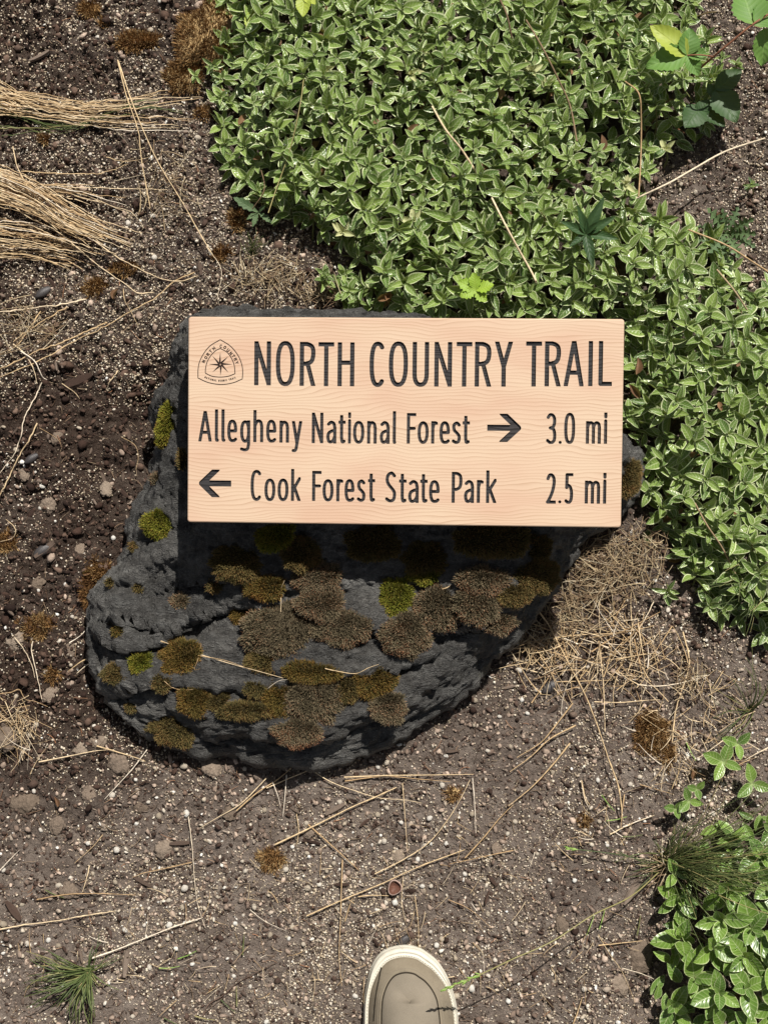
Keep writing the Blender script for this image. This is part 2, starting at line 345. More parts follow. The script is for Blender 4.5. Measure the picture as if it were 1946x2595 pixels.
def gh(x, y):
    x = np.atleast_1d(np.asarray(x, float)); y = np.atleast_1d(np.asarray(y, float)); q = np.stack([x, y], -1)
    c = .45 + .55 * smooth(-.05, .12, y) + .5 * smooth(-.2, -.32, x)
    z = .008 * fbm(q * 5, 1, 2) + c * (.0085 * fbm(q * 24, 5, 3) + .0048 * (np.abs(fbm(q * 80, 9, 3, .6)) * 2 - .5)) + .0018 * fbm(q * 330, 14, 2)
    for px, py, r, d in PITS:
        c0 = P(px, py); z = z - d * np.exp(-((x - c0[0]) ** 2 + (y - c0[1]) ** 2) / (r * r))
    return z
NX, NY = 560, 700; X0, X1, Y0, Y1 = -.62, .62, -.55, 1.0
gx = np.linspace(X0, X1, NX); gy = np.linspace(Y0, Y1, NY); GX, GY = np.meshgrid(gx, gy)
GZ = gh(GX.ravel(), GY.ravel()).reshape(GX.shape)
edge = np.minimum(np.minimum(GX - X0, X1 - GX), np.minimum(GY - Y0, Y1 - GY)); GZ = GZ * smooth(0, .05, edge)
def gz(x, y):
    x = np.asarray(x, float); y = np.asarray(y, float)
    i = np.clip((x - X0) / (X1 - X0) * (NX - 1), 0, NX - 1.001); j = np.clip((y - Y0) / (Y1 - Y0) * (NY - 1), 0, NY - 1.001)
    a = i.astype(int); b = j.astype(int); u = i - a; v = j - b
    return GZ[b, a] * (1 - u) * (1 - v) + GZ[b, a + 1] * u * (1 - v) + GZ[b + 1, a] * (1 - u) * v + GZ[b + 1, a + 1] * u * v
i = np.arange(NY - 1)[:, None] * NX + np.arange(NX - 1)[None]
FQ = np.stack([i, i + 1, i + NX + 1, i + NX], -1).reshape(-1, 4)
V = np.stack([GX.ravel(), GY.ravel(), GZ.ravel()], -1)
# a skirt of big quads carries the same ground out to the horizon
ring = np.concatenate([np.arange(NX), np.arange(1, NY) * NX + NX - 1, (NY - 1) * NX + np.arange(NX - 2, -1, -1), np.arange(NY - 2, 0, -1) * NX])
out = V[ring].copy(); cen = np.array([0, .2, 0]); outs = []; nb = len(V); rN = len(ring); prev = ring; FF = [FQ]; VV = [V]
for k, s in enumerate([1.6, 3, 8, 30, 150]):
    o = (V[ring] - cen) * s + cen; o[:, 2] = .004 * fbm(o[:, :2] * 3, 3, 2); VV.append(o); cur = nb + np.arange(rN); nb += rN
    FF.append(np.stack([prev, cur, np.roll(cur, -1), np.roll(prev, -1)], -1)[:, ::1]); prev = cur
VA = np.vstack(VV); ground = mk('soil', VA, np.vstack([FF[0]] + [f[:, [0, 1, 2, 3]] for f in FF[1:]]), [M['soil']], tint=dryness(VA[:, 0], VA[:, 1]))
tag(ground, 'dark brown crumbly garden soil', kind='structure')

# ------------------------------------------------------------------ boulder
SGN = dict(c=np.array([.01925, .2602, .21]), r=(math.radians(9.117), math.radians(-2.82), math.radians(-1.063)), W=.427, H=.2031, T=.030)
SR = np.array(Euler(SGN['r'], 'XYZ').to_matrix())
def signplane(x, y, off):  # height of the plane off below the board's face
    n = SR[:, 2]; c = SGN['c'] - n * off
    return c[2] - ((x - c[0]) * n[0] + (y - c[1]) * n[1]) / n[2]
OUT = [(462, 822, .15), (480, 800, .16), (520, 793, .17), (610, 786, .17), (750, 787, .17), (915, 783, .17), (1035, 788, .17), (1130, 805, .16), (1300, 870, .15), (1450, 960, .14), (1560, 1080, .12), (1610, 1118, .11), (1634, 1160, .10), (1630, 1210, .09), (1605, 1250, .08), (1560, 1290, .08),
       (1490, 1350, .10), (1443, 1408, .09), (1384, 1500, .07), (1314, 1605, .055), (1232, 1678, .05), (1150, 1762, .045), (1055, 1832, .04), (938, 1896, .035), (821, 1926, .035), (704, 1926, .035), (587, 1902, .035), (493, 1896, .035), (400, 1868, .035), (320, 1818, .04), (262, 1745, .045), (232, 1660, .05), (224, 1560, .055), (248, 1490, .06), (290, 1430, .065), (320, 1345, .07), (352, 1265, .08), (384, 1175, .09), (398, 1090, .09), (400, 1015, .10), (425, 935, .11), (435, 865, .13)]
OUT = [(a, b, z * .82 + (.026 if b > 1480 else 0)) for a, b, z in OUT]
OL = catmull([P(a, b, z) for a, b, z in OUT], 9, True); NT_ = len(OL)
CP = P(900, 1120, .17); NR = 190
tt = np.concatenate([np.linspace(0.002, 1, NR) ** .85, [1.006, 1.0, .97, .925, .87]]); NRt = len(tt)
dirv = OL[:, :2] - CP[:2]; ang = np.arctan2(dirv[:, 1], dirv[:, 0])
down = np.clip(-np.sin(ang), 0, 1); pw = 2.6 - 1.75 * smooth(.15, .95, down)
RX = CP[0] + tt[:, None] * dirv[None, :, 0]; RY = CP[1] + tt[:, None] * dirv[None, :, 1]
top = signplane(RX, RY, SGN['T']) - .001
rim = OL[None, :, 2]; tc = np.clip(tt, 0, 1)[:, None]
RZ = rim + (np.minimum(top, .20) - rim) * (1 - tc ** pw[None]) * 1.0
RZ = RZ - .03 * smooth(.86, 1., tc) * np.ones_like(RZ) + .03 * 0
def ledge(pts, h, far, near=.004):
    """a rib ending in a small cliff: higher on the upper side of the line"""
    pl = np.array([P(a, b, .09)[:2] for a, b in pts]); x = RX.ravel(); y = RY.ravel(); d = pdist(x, y, pl, False)
    yl = np.interp(x, pl[:, 0], pl[:, 1]); up = (y > yl)
    endf = smooth(pl[0, 0] - .012, pl[0, 0] + .012, x) * smooth(pl[-1, 0] + .012, pl[-1, 0] - .012, x)
    f = np.where(up, np.exp(-(d / far) ** 2), -.5 * np.exp(-(d / near) ** 2)); f = f * endf
    return (h * f).reshape(RX.shape)
RZ += ledge([(235, 1600), (300, 1640), (390, 1632), (440, 1595), (500, 1560), (600, 1538), (700, 1535)], .014, .034, .012)
RZ += ledge([(250, 1560), (330, 1580), (430, 1602), (460, 1570), (520, 1548)], .008, .02, .006)
RZ += ledge([(260, 1760), (330, 1740), (420, 1725), (520, 1740), (620, 1752), (740, 1730)], .010, .03, .010)
RZ += ledge([(700, 1690), (800, 1700), (900, 1700), (1000, 1700), (1080, 1660)], .012, .03, .010)
RZ += ledge([(520, 1866), (600, 1850), (700, 1862), (820, 1868), (950, 1820), (1100, 1720)], .010, .035, .010)
RZ += ledge([(880, 1590), (1000, 1610), (1130, 1590), (1300, 1560)], .008, .03, .012)
RZ += ledge([(400, 1490), (470, 1475), (560, 1470)], .006, .02, .006)
for a, b, r, h in [(460, 1530, .065, -.042), (1260, 1480, .055, .020), (650, 1520, .05, -.012), (1500, 1180, .04, .01)]:
    c0 = P(a, b, .1); RZ += h * np.exp(-((RX - c0[0]) ** 2 + (RY - c0[1]) ** 2) / r ** 2)
low = np.array([-.004, -.016, -.036, -.062, -.13])
for k in range(5): RZ[NR + k] = RZ[NR - 1] + low[k]
q = np.stack([RX.ravel(), RY.ravel(), RZ.ravel()], -1)
st = q * np.array([1, 2.0, 1.4])
dis = .0085 * fbm(st * 13, 31, 3) + .0072 * (1 - 2 * np.abs(fbm(st * 34 + fbm(q * 22, 8, 2)[:, None] * .7, 41, 4, .62))) + .0022 * fbm(q * 150, 51, 3, .7) + .0034 * (1 - 2.4 * np.abs(fbm(q * np.array([60, 95, 80]) + 5, 61, 3, .6)))
RVr = q.reshape(NRt, NT_, 3)
du = np.gradient(RVr, axis=0); dv = np.roll(RVr, -1, 1) - np.roll(RVr, 1, 1); Nn = np.cross(du, dv); Nn /= np.linalg.norm(Nn, axis=2)[..., None] + 1e-9
Nn *= np.sign(Nn[..., 2:3] * 1 + 1e-9) if Nn[NR // 2, :, 2].mean() > 0 else -1
Nn[:6] = [0, 0, 1]
RV = (RVr + Nn * dis.reshape(NRt, NT_, 1)).reshape(-1, 3)
pl_ = signplane(RV[:, 0], RV[:, 1], SGN['T'] + .0004)
insg = (np.abs((RV - SGN['c']) @ SR[:, 0]) < SGN['W'] / 2 + .02) & (np.abs((RV - SGN['c']) @ SR[:, 1]) < SGN['H'] / 2 + .02)
RV[:, 2] = np.where(insg, np.minimum(RV[:, 2], pl_), RV[:, 2])
i = np.arange(NRt - 1)[:, None] * NT_; j = np.arange(NT_)[None]; jn = (j + 1) % NT_
RF = np.stack([i + j, i + NT_ + j, i + NT_ + jn, i + jn], -1).reshape(-1, 4)
c_i = len(RV); RV = np.vstack([RV, RV[:NT_].mean(0)])
cap = np.stack([np.full(NT_, c_i), np.arange(NT_), (np.arange(NT_) + 1) % NT_, (np.arange(NT_) + 1) % NT_], -1)
RFl = RF.tolist() + [c[:3] for c in cap.tolist()]
if Nn[NR // 2, :, 2].mean() < 0: pass
rock = mk('boulder', RV, RFl, [M['rock']])
tag(rock, 'dark grey slate boulder with moss cushions lying under the wooden sign', 'rock')
bvh = BVHTree.FromPolygons([Vector(v) for v in RV.tolist()], RFl)
def rock_hit(px, py):
    o = Vector((0, 0, CAM_H)); d = (Vector(P(px, py, 0)) - o).normalized(); h = bvh.ray_cast(o, d)
    if h[0] is None: return None
    n = h[1]; return (h[0], n if n.z > 0 else -n)
def surf(x, y):
    z = float(gz(x, y)); h = bvh.ray_cast(Vector((x, y, 1)), Vector((0, 0, -1)))
    return max(z, h[0].z) if h[0] is not None else z
#%%SIGN
# ------------------------------------------------------------------ the wooden sign
def board_uv(px, py):
    """photo pixel -> metres on the board's face (origin at its centre)"""
    q = [(478, 802), (1582, 808), (1573, 1337), (475, 1323)]; u = v = .5
    q = np.array(q, float)
    for _ in range(12):
        p = q[0] * (1 - u) * (1 - v) + q[1] * u * (1 - v) + q[2] * u * v + q[3] * (1 - u) * v; e = np.array([px, py]) - p
        a = (q[1] - q[0]) * (1 - v) + (q[2] - q[3]) * v; b = (q[3] - q[0]) * (1 - u) + (q[2] - q[1]) * u
        s = np.linalg.solve(np.stack([a, b], 1), e); u += s[0]; v += s[1]
    return np.array([(u - .5) * SGN['W'], (.5 - v) * SGN['H']])
def sell(n=28, a0=0, a1=360, e=2.5, box=(0, 0, 1, 1)):
    th = np.radians(np.linspace(a0, a1, n)); c, s = np.cos(th), np.sin(th)
    x = np.sign(c) * np.abs(c) ** (2 / e); y = np.sign(s) * np.abs(s) ** (2 / e)
    return np.stack([box[0] + (x + 1) / 2 * (box[2] - box[0]), box[1] + (y + 1) / 2 * (box[3] - box[1])], -1)
CR = lambda *p: catmull(p, 7)
def glyph(ch):
    B, T = -.3, 1.3
    L = lambda *p: np.array(p, float)
    d = {
        'N': [L((0, B), (0, T)), L((1, B), (1, T)), L((0, 1.02), (1, -.02))], 'O': [sell()], '0': [sell()], 'o': [sell(e=2.3)],
        'R': [L((0, B), (0, T)), CR((0, 1), (.45, 1), (.88, .93), (.98, .76), (.85, .58), (.45, .51), (0, .51)), L((.48, .52), (1.0, -.06))],
        'T': [L((B, 1), (T, 1)), L((.5, 1), (.5, B))], 'H': [L((0, B), (0, T)), L((1, B), (1, T)), L((0, .54), (1, .54))],
        'C': [np.vstack([sell(30, 52, 308)])], 'U': [np.vstack([L((0, T)), sell(14, 180, 360, 2.4, (0, 0, 1, .55)), L((1, T))])],
        'Y': [L((-.02, 1.08), (.5, .44)), L((1.02, 1.08), (.5, .44)), L((.5, .47), (.5, B))], 'A': [L((-.04, -.1), (.5, 1.06)), L((1.04, -.1), (.5, 1.06)), L((.16, .28), (.84, .28))],
        'I': [L((.5, B), (.5, T))], 'L': [L((0, T), (0, 0), (T, 0))], 'F': [L((0, B), (0, T)), L((0, 1), (T, 1)), L((0, .5), (.95, .5))],
        'P': [L((0, B), (0, T)), CR((0, 1), (.45, 1), (.9, .92), (1, .72), (.88, .52), (.45, .43), (0, .43))], 'E': [L((T, 1), (0, 1), (0, 0), (T, 0)), L((0, .5), (.95, .5))],
        'S': [CR((.97, .9), (.6, 1), (.15, .92), (.03, .75), (.2, .6), (.55, .48), (.93, .34), (1, .2), (.85, .04), (.4, 0), (-.03, .07))],
        's': [CR((.97, .9), (.6, 1), (.15, .93), (.03, .77), (.2, .6), (.55, .5), (.93, .36), (1, .2), (.85, .04), (.4, 0), (-.03, .07))],
        'e': [np.vstack([L((.02, .5), (1, .5)), sell(24, 0, 275, 2.4), L((.8, .01), (1, .08))])],
        'a': [np.vstack([CR((.08, .9), (.45, 1), (.85, .93), (1, .72)), L((1, B))]), CR((1, .58), (.6, .56), (.15, .46), (0, .27), (.12, .05), (.4, 0), (.75, .08), (1, .27))],
        'g': [sell(e=2.3, box=(0, .31, 1, 1)), np.vstack([L((1, T), (1, .2)), CR((1, .2), (.85, .04), (.45, 0), (-.02, .03))[1:]])],
        'h': [L((0, B), (0, T)), np.vstack([CR((0, .5), (.2, .62), (.5, .68), (.85, .64), (1, .5)), L((1, B))])],
        'n': [L((0, B), (0, T)), np.vstack([CR((0, .72), (.2, .92), (.5, 1), (.85, .93), (1, .72)), L((1, B))])],
        'm': [L((0, B), (0, T)), np.vstack([CR((0, .76), (.1, .92), (.26, 1), (.44, .94), (.5, .76)), L((.5, B))]), np.vstack([CR((.5, .76), (.6, .92), (.76, 1), (.94, .94), (1, .76)), L((1, B))])],
        'y': [L((-.02, 1.06), (.5, .28)), np.vstack([L((1.03, 1.06), (.48, .2)), CR((.48, .2), (.38, .06), (.22, 0), (-.02, .0))[1:]])],
        't': [np.vstack([L((.38, T), (.38, .2)), CR((.38, .2), (.5, .03), (.75, 0), (1.05, .03))[1:]]), L((B, .78), (T, .78))],
        'i': [L((.5, B), (.5, .76)), L((.5, .9), (.5, T))], 'l': [np.vstack([L((0, T), (0, .12)), CR((0, .12), (.3, .01), (1.2, 0))[1:]])],
        'r': [L((0, B), (0, T)), CR((0, .7), (.3, .92), (.62, 1), (1.1, .97))], 'k': [L((0, B), (0, T)), L((-.03, .28), (1.06, .72)), L((.28, .42), (1.04, -.06))],
        '3': [CR((.03, .9), (.3, .99), (.65, .98), (.92, .88), (.95, .7), (.75, .56), (.35, .52)), CR((.35, .52), (.8, .48), (1, .3), (.95, .1), (.65, 0), (.3, 0), (-.03, .07))],
        '2': [CR((.03, .86), (.25, .98), (.55, 1), (.88, .9), (.95, .7), (.75, .42), (.4, .18), (.02, .0)), L((0, 0), (T, 0))],
        '5': [L((T, 1), (.12, 1), (.08, .53)), CR((.06, .54), (.4, .61), (.8, .53), (1, .33), (.92, .1), (.6, 0), (.25, 0), (-.03, .05))],
        'ar': [L((B, .5), (.88, .5)), L((.97, .5), (.42, 1.16)), L((.97, .5), (.42, -.16))], 'al': [L((T, .5), (.12, .5)), L((.03, .5), (.58, 1.16)), L((.03, .5), (.58, -.16))],
    }
    return d[ch]
def contours(ch, x0, y0, x1, y1, s, cell, rot=None):
    """outline loops of a stroked glyph filling the box, found by marching squares on its distance field"""
    pad = 3 * cell; nx = int((x1 - x0 + 2 * pad) / cell) + 2; ny = int((y1 - y0 + 2 * pad) / cell) + 2
    X, Y = np.meshgrid(x0 - pad + np.arange(nx) * cell, y0 - pad + np.arange(ny) * cell); xf, yf = X.ravel(), Y.ravel()
    box = np.maximum(np.maximum(x0 - xf, xf - x1), np.maximum(y0 - yf, yf - y1))
    if ch == '.': D = np.hypot(xf - (x0 + x1) / 2, yf - (y0 + y1) / 2) - (x1 - x0) / 2
    else:
        D = np.full(xf.shape, 1.)
        ins = s / 2
        for pl in glyph(ch):
            q = np.stack([x0 + ins + pl[:, 0] * (x1 - x0 - s), y0 + ins + pl[:, 1] * (y1 - y0 - s)], -1)
            D = np.minimum(D, pdist(xf, yf, q, False) - ins)
        D = np.maximum(D, box)
    D = D.reshape(ny, nx) + 1e-9; ins_ = D < 0; segs = {}
    def ip(a, b):
        (i0, j0), (i1, j1) = a, b; da, db = D[j0, i0], D[j1, i1]; t = da / (da - db)
        return (X[j0, i0] + t * (X[j1, i1] - X[j0, i0]), Y[j0, i0] + t * (Y[j1, i1] - Y[j0, i0]))
    code = ins_[:-1, :-1] * 1 + ins_[:-1, 1:] * 2 + ins_[1:, 1:] * 4 + ins_[1:, :-1] * 8
    tab = {1: [(3, 0)], 2: [(0, 1)], 3: [(3, 1)], 4: [(1, 2)], 5: [(3, 0), (1, 2)], 6: [(0, 2)], 7: [(3, 2)], 8: [(2, 3)], 9: [(2, 0)], 10: [(0, 1), (2, 3)], 11: [(2, 1)], 12: [(1, 3)], 13: [(1, 0)], 14: [(0, 3)]}
    js, is_ = np.nonzero((code > 0) & (code < 15)); nxt = {}; pt = {}
    for j, i in zip(js.tolist(), is_.tolist()):
        ed = [((i, j), (i + 1, j)), ((i + 1, j), (i + 1, j + 1)), ((i, j + 1), (i + 1, j + 1)), ((i, j), (i, j + 1))]
        for a, b in tab[int(code[j, i])]:
            nxt[ed[a]] = ed[b]; pt[ed[a]] = ip(*ed[a]); pt[ed[b]] = ip(*ed[b])
    loops = []; left = set(nxt)
    while left:
        st = next(iter(left)); lp = []; k = st
        while k in left: left.discard(k); lp.append(pt[k]); k = nxt.get(k)
        if len(lp) > 6: loops.append(simplify(np.array(lp), cell * .16))
    return loops
def simplify(p, tol):
    n = len(p); far = int(np.argmax(((p - p[0]) ** 2).sum(1)))
    def dp(q):
        if len(q) < 3: return q
        a, b = q[0], q[-1]; ab = b - a; L = np.hypot(*ab) + 1e-15
        d = np.abs((q[:, 0] - a[0]) * ab[1] - (q[:, 1] - a[1]) * ab[0]) / L; k = int(np.argmax(d))
        if d[k] < tol: return np.array([a, b])
        return np.vstack([dp(q[:k + 1])[:-1], dp(q[k:])])
    return np.vstack([dp(p[:far + 1])[:-1], dp(np.vstack([p[far:], p[:1]]))[:-1]])
def fill(loops):
    """triangulated flat mesh of even-odd loops"""
    cu = bpy.data.curves.new('f', 'CURVE'); cu.dimensions = '2D'; cu.fill_mode = 'BOTH'
    for lp in loops:
        s = cu.splines.new('POLY'); s.points.add(len(lp) - 1); s.use_cyclic_u = True
        s.points.foreach_set('co', np.hstack([lp, np.zeros((len(lp), 1)), np.ones((len(lp), 1))]).astype(np.float32).ravel())
    o = bpy.data.objects.new('f', cu); C.objects.link(o); dg = bpy.context.evaluated_depsgraph_get(); me = o.evaluated_get(dg).to_mesh()
    V = np.zeros(len(me.vertices) * 3, np.float32); me.vertices.foreach_get('co', V); V = V.reshape(-1, 3).astype(float)
    Fc = [tuple(p.vertices) for p in me.polygons]; o.evaluated_get(dg).to_mesh_clear(); bpy.data.objects.remove(o); bpy.data.curves.remove(cu)
    out = []
    for f in Fc:
        a = sum(V[f[k]][0] * V[f[(k + 1) % len(f)]][1] - V[f[(k + 1) % len(f)]][0] * V[f[k]][1] for k in range(len(f))); out.append(f if a > 0 else f[::-1])
    return V, out
z1 = lambda a, b, c, d: (a / 2.86 + 440, b / 2.86 + 780, c / 2.86 + 440, d / 2.86 + 780)   # photo pixel boxes
z2 = lambda a, b, c, d: (a / 2.765 + 1000, b / 2.765 + 780, c / 2.765 + 1000, d / 2.765 + 780)
R1 = [('N', z1(592, 240, 714, 561)), ('O', z1(750, 238, 888, 567)), ('R', z1(924, 245, 1040, 565)), ('T', z1(1060, 247, 1174, 567)), ('H', z1(1200, 248, 1322, 567)), ('C', z1(1432, 243, 1552, 572)),
      ('O', (989.7, 864.5, 1038, 979.7)), ('U', z2(137, 238, 252, 552)), ('N', z2(290, 238, 413, 550)), ('T', z2(444, 238, 553, 550)), ('R', z2(572, 237, 688, 550)), ('Y', z2(710, 236, 836, 550)), ('T', z2(927, 235, 1037, 549)), ('R', z2(1058, 234, 1171, 548)), ('A', z2(1191, 232, 1328, 547)), ('I', z2(1360, 232, 1390, 546)), ('L', z2(1430, 232, 1524, 545))]
R2 = [('A', z1(183, 745, 280, 968)), ('l', z1(303, 733, 333, 970)), ('l', z1(351, 733, 381, 970)), ('e', z1(394, 807, 467, 973)), ('g', z1(488, 812, 562, 1040)), ('h', z1(585, 738, 658, 973)), ('e', z1(679, 808, 753, 976)), ('n', z1(776, 815, 846, 976)), ('y', z1(866, 818, 941, 1045)),
      ('N', z1(1012, 757, 1096, 980)), ('a', z1(1118, 815, 1191, 982)), ('t', z1(1206, 775, 1258, 982)), ('i', z1(1276, 755, 1297, 982)), ('o', z1(1312, 817, 1394, 984)), ('n', z1(1414, 818, 1484, 983)), ('a', z1(1506, 818, 1578, 984)), ('l', (999.4, 1041, 1008.5, 1124.3)),
      ('F', z2(97, 735, 162, 950)), ('o', z2(172, 792, 250, 952)), ('r', z2(267, 792, 313, 950)), ('e', z2(325, 792, 398, 952)), ('s', z2(412, 794, 474, 952)), ('t', z2(486, 755, 537, 952)), ('ar', z2(658, 740, 900, 938)), ('3', z2(1068, 735, 1138, 952)), ('.', z2(1153, 930, 1175, 952)), ('0', z2(1192, 733, 1268, 952)), ('m', z2(1342, 792, 1446, 950)), ('i', z2(1467, 732, 1490, 950)),
      ('al', z1(180, 1170, 423, 1373)), ('C', z1(565, 1172, 652, 1400)), ('o', z1(666, 1235, 746, 1402)), ('o', z1(762, 1235, 842, 1402)), ('k', z1(860, 1166, 931, 1400)), ('F', z1(1014, 1180, 1082, 1400)), ('o', z1(1090, 1240, 1170, 1404)), ('r', z1(1190, 1240, 1240, 1403)), ('e', z1(1250, 1240, 1322, 1406)), ('s', z1(1340, 1242, 1402, 1406)), ('t', z1(1420, 1200, 1472, 1406)),
      ('S', (980.5, 1194, 1008, 1273)), ('t', z2(42, 1162, 95, 1365)), ('a', z2(106, 1205, 180, 1367)), ('t', z2(190, 1164, 242, 1366)), ('e', z2(252, 1206, 326, 1367)), ('P', z2(410, 1148, 485, 1366)), ('a', z2(496, 1205, 566, 1367)), ('r', z2(585, 1205, 632, 1366)), ('k', z2(650, 1138, 722, 1367)),
      ('2', z2(1066, 1158, 1135, 1371)), ('.', z2(1150, 1348, 1172, 1370)), ('5', z2(1195, 1157, 1254, 1372)), ('m', z2(1334, 1210, 1440, 1371)), ('i', z2(1460, 1155, 1484, 1371))]
sign = empty('trail_sign', SGN['c'], SGN['r'])
tag(sign, 'pale wooden trail sign with dark engraved lettering resting on the dark boulder', 'sign')
px2m = SGN["W"] / 1101
DEP = .0022; allloops = []
for row, (items, sw) in enumerate(((R1, 11.0 * px2m), (R2, 8.1 * px2m))):
    for ch, (a, b, c, d) in items:
        p = board_uv((a + c) / 2, (b + d) / 2); w = (c - a) * px2m / 2; h = (d - b) * px2m / 2 * .997
        w_ = sw * (1.9 if ch in ('ar', 'al') else 1.)
        lo = contours(ch, p[0] - w, p[1] - h, p[0] + w, p[1] + h, w_, .00026)
        allloops += lo
        FV, FFc = fill(lo); VV_ = (FV + [0, 0, -DEP]).tolist(); Fc = [list(f) for f in FFc]; n0 = len(VV_)
        for lp in lo:
            n = len(lp); o = len(VV_); VV_ += [(x, y, -.00002) for x, y in lp] + [(x, y, -DEP) for x, y in lp]
            Fc += [[o + k, o + (k + 1) % n, o + n + (k + 1) % n, o + n + k][::-1] for k in range(n)]
        arrow = ch in ('ar', 'al')
        g = mk('arrow' if arrow else 'letter', VV_, Fc, [M['char']], smoothf=False, parent=sign)
        if arrow: g['label'] = 'engraved arrow pointing ' + ('right' if ch == 'ar' else 'left')
Wd, Hd, Td = SGN['W'], SGN['H'], SGN['T']
def rrect(w, h, r, n=5):
    o = []
    for cx, cy, a in ((w - r, h - r, 0), (-w + r, h - r, 90), (-w + r, -h + r, 180), (w - r, -h + r, 270)):
        for k in range(n): t = math.radians(a + 90 * k / (n - 1)); o.append((cx + r * math.cos(t), cy + r * math.sin(t)))
    return np.array(o)
rr = rrect(Wd / 2 - .0014, Hd / 2 - .0014, .0016)
TV, TF = fill([rr] + allloops); Vb = TV.tolist(); Fb = [list(f) for f in TF]
prof = [(-.0014, 0.), (-.0009, -.00012), (-.0003, -.0006), (0, -.0014), (0, -Td + .0015), (-.0015, -Td)]
base = len(Vb); n = len(rr)
for dx, z in prof:
    Vb += [(x, y, z) for x, y in rrect(Wd / 2 + dx, Hd / 2 + dx, .003 + dx)]
for k in range(len(prof) - 1):
    for a in range(n): b = (a + 1) % n; Fb.append([base + k * n + a, base + (k + 1) * n + a, base + (k + 1) * n + b, base + k * n + b])
Fb.append([base + (len(prof) - 1) * n + a for a in range(n)][::-1])
mk('board', Vb, Fb, [M['wood']], smoothf=False, parent=sign)
# emblem
e3 = lambda x, y: board_uv(x / 10.37 + 480, y / 10.37 + 840)
def ribbon(pts, w, closed=True):
    p = np.array(pts); n = len(p)
    T = (np.roll(p, -1, 0) - np.roll(p, 1, 0)); T /= np.linalg.norm(T, axis=1)[:, None]; N_ = np.stack([-T[:, 1], T[:, 0]], -1) * w / 2
    V = np.vstack([np.c_[p + N_, np.full(n, .00015)], np.c_[p - N_, np.full(n, .00015)]])
    return V, [[a, (a + 1) % n, n + (a + 1) % n, n + a][::-1] for a in range(n)]
def arcpath(sides):
    o = []
    for s in sides: o += catmull([e3(*q) for q in s], 6)[:-1].tolist()
    return o
outer = arcpath([[(830, 210), (1100, 380), (1300, 620), (1400, 860), (1425, 1050), (1415, 1240)], [(1415, 1240), (1150, 1345), (830, 1385), (500, 1330), (237, 1215)], [(237, 1215), (238, 1000), (275, 800), (385, 580), (560, 370), (830, 210)]])
inner = arcpath([[(830, 440), (1010, 540), (1130, 700), (1200, 880), (1222, 1100)], [(1222, 1100), (1050, 1165), (830, 1190), (600, 1165), (432, 1085)], [(432, 1085), (440, 950), (490, 770), (600, 600), (720, 490), (830, 440)]])
emb = empty('emblem'); emb.parent = sign; emb['label'] = 'small rounded triangle emblem with a compass star'
for nm, pth in (('outer_outline', outer), ('inner_outline', inner)):
    v, f = ribbon(pth, .00078); mk(nm, v, f, [M['ink']], smoothf=False, parent=emb)
sv = []; sf = []
for a, b in ((828, 548), (1037, 653), (1142, 858), (1040, 1065), (832, 1155), (626, 1057), (535, 850), (622, 635)):
    c = np.array([833., 858.]); d = np.array([a, b]) - c; L = np.hypot(*d); u = d / L; w = np.array([u[1], -u[0]])
    pts = [c + u * 10 + w * 2, c + u * 46 + w * 40, np.array([a, b]) + u * 8, c + u * 100 - w * 12]; k = len(sv)
    sv += [(*e3(*p), .00015) for p in pts]; sf.append([k, k + 1, k + 2, k + 3])
mk('compass_star', sv, sf, [M['ink']], smoothf=False, parent=emb)
def small(ch, cx, cy, ang, h, w, sw):
    c = e3(cx, cy); k = px2m / 10.37; h *= k; w *= k; sw *= k; ca, sa = math.cos(math.radians(ang)), math.sin(math.radians(ang))
    lo = contours(ch, -w / 2, -h / 2, w / 2, h / 2, sw, h / 26); lo = [np.stack([c[0] + l[:, 0] * ca - l[:, 1] * sa, c[1] + l[:, 0] * sa + l[:, 1] * ca], -1) for l in lo]
    v, f = fill(lo); return v + [0, 0, .00015], f
def smalls(items, h, w, sw):
    for ch, x, y, a in items:
        v, f = small(ch, x, y, a, h, w * (.25 if ch == 'I' else 1), sw); mk('letter', v, f, [M['ink']], smoothf=False, parent=emb)
smalls([('N', 388, 778, 68), ('O', 448, 682, 60), ('R', 503, 592, 54), ('T', 575, 515, 48), ('H', 660, 440, 38), ('C', 850, 380, -8), ('O', 953, 412, -28), ('U', 1040, 485, -42), ('N', 1115, 568, -50), ('T', 1178, 640, -58), ('R', 1232, 725, -64), ('Y', 1270, 812, -70)], 88, 70, 21)
txt = 'NATIONAL SCENIC TRAIL'; xs = []; x = 428
for ch in txt: wch = 22 if ch == 'I' else (32 if ch == ' ' else 42); xs.append(x + wch / 2); x += wch
sc_ = (1245 - 405) / (x - 428)
smalls([(ch, 408 + (q - 428) * sc_, 1286 - 96 * ((408 + (q - 428) * sc_ - 835) / 415) ** 2, -math.degrees(math.atan(-2 * -96 * (408 + (q - 428) * sc_ - 835) / 415 ** 2)) * -1 * -1 * -1) for ch, q in zip(txt, xs) if ch != ' '], 50, 33, 14)

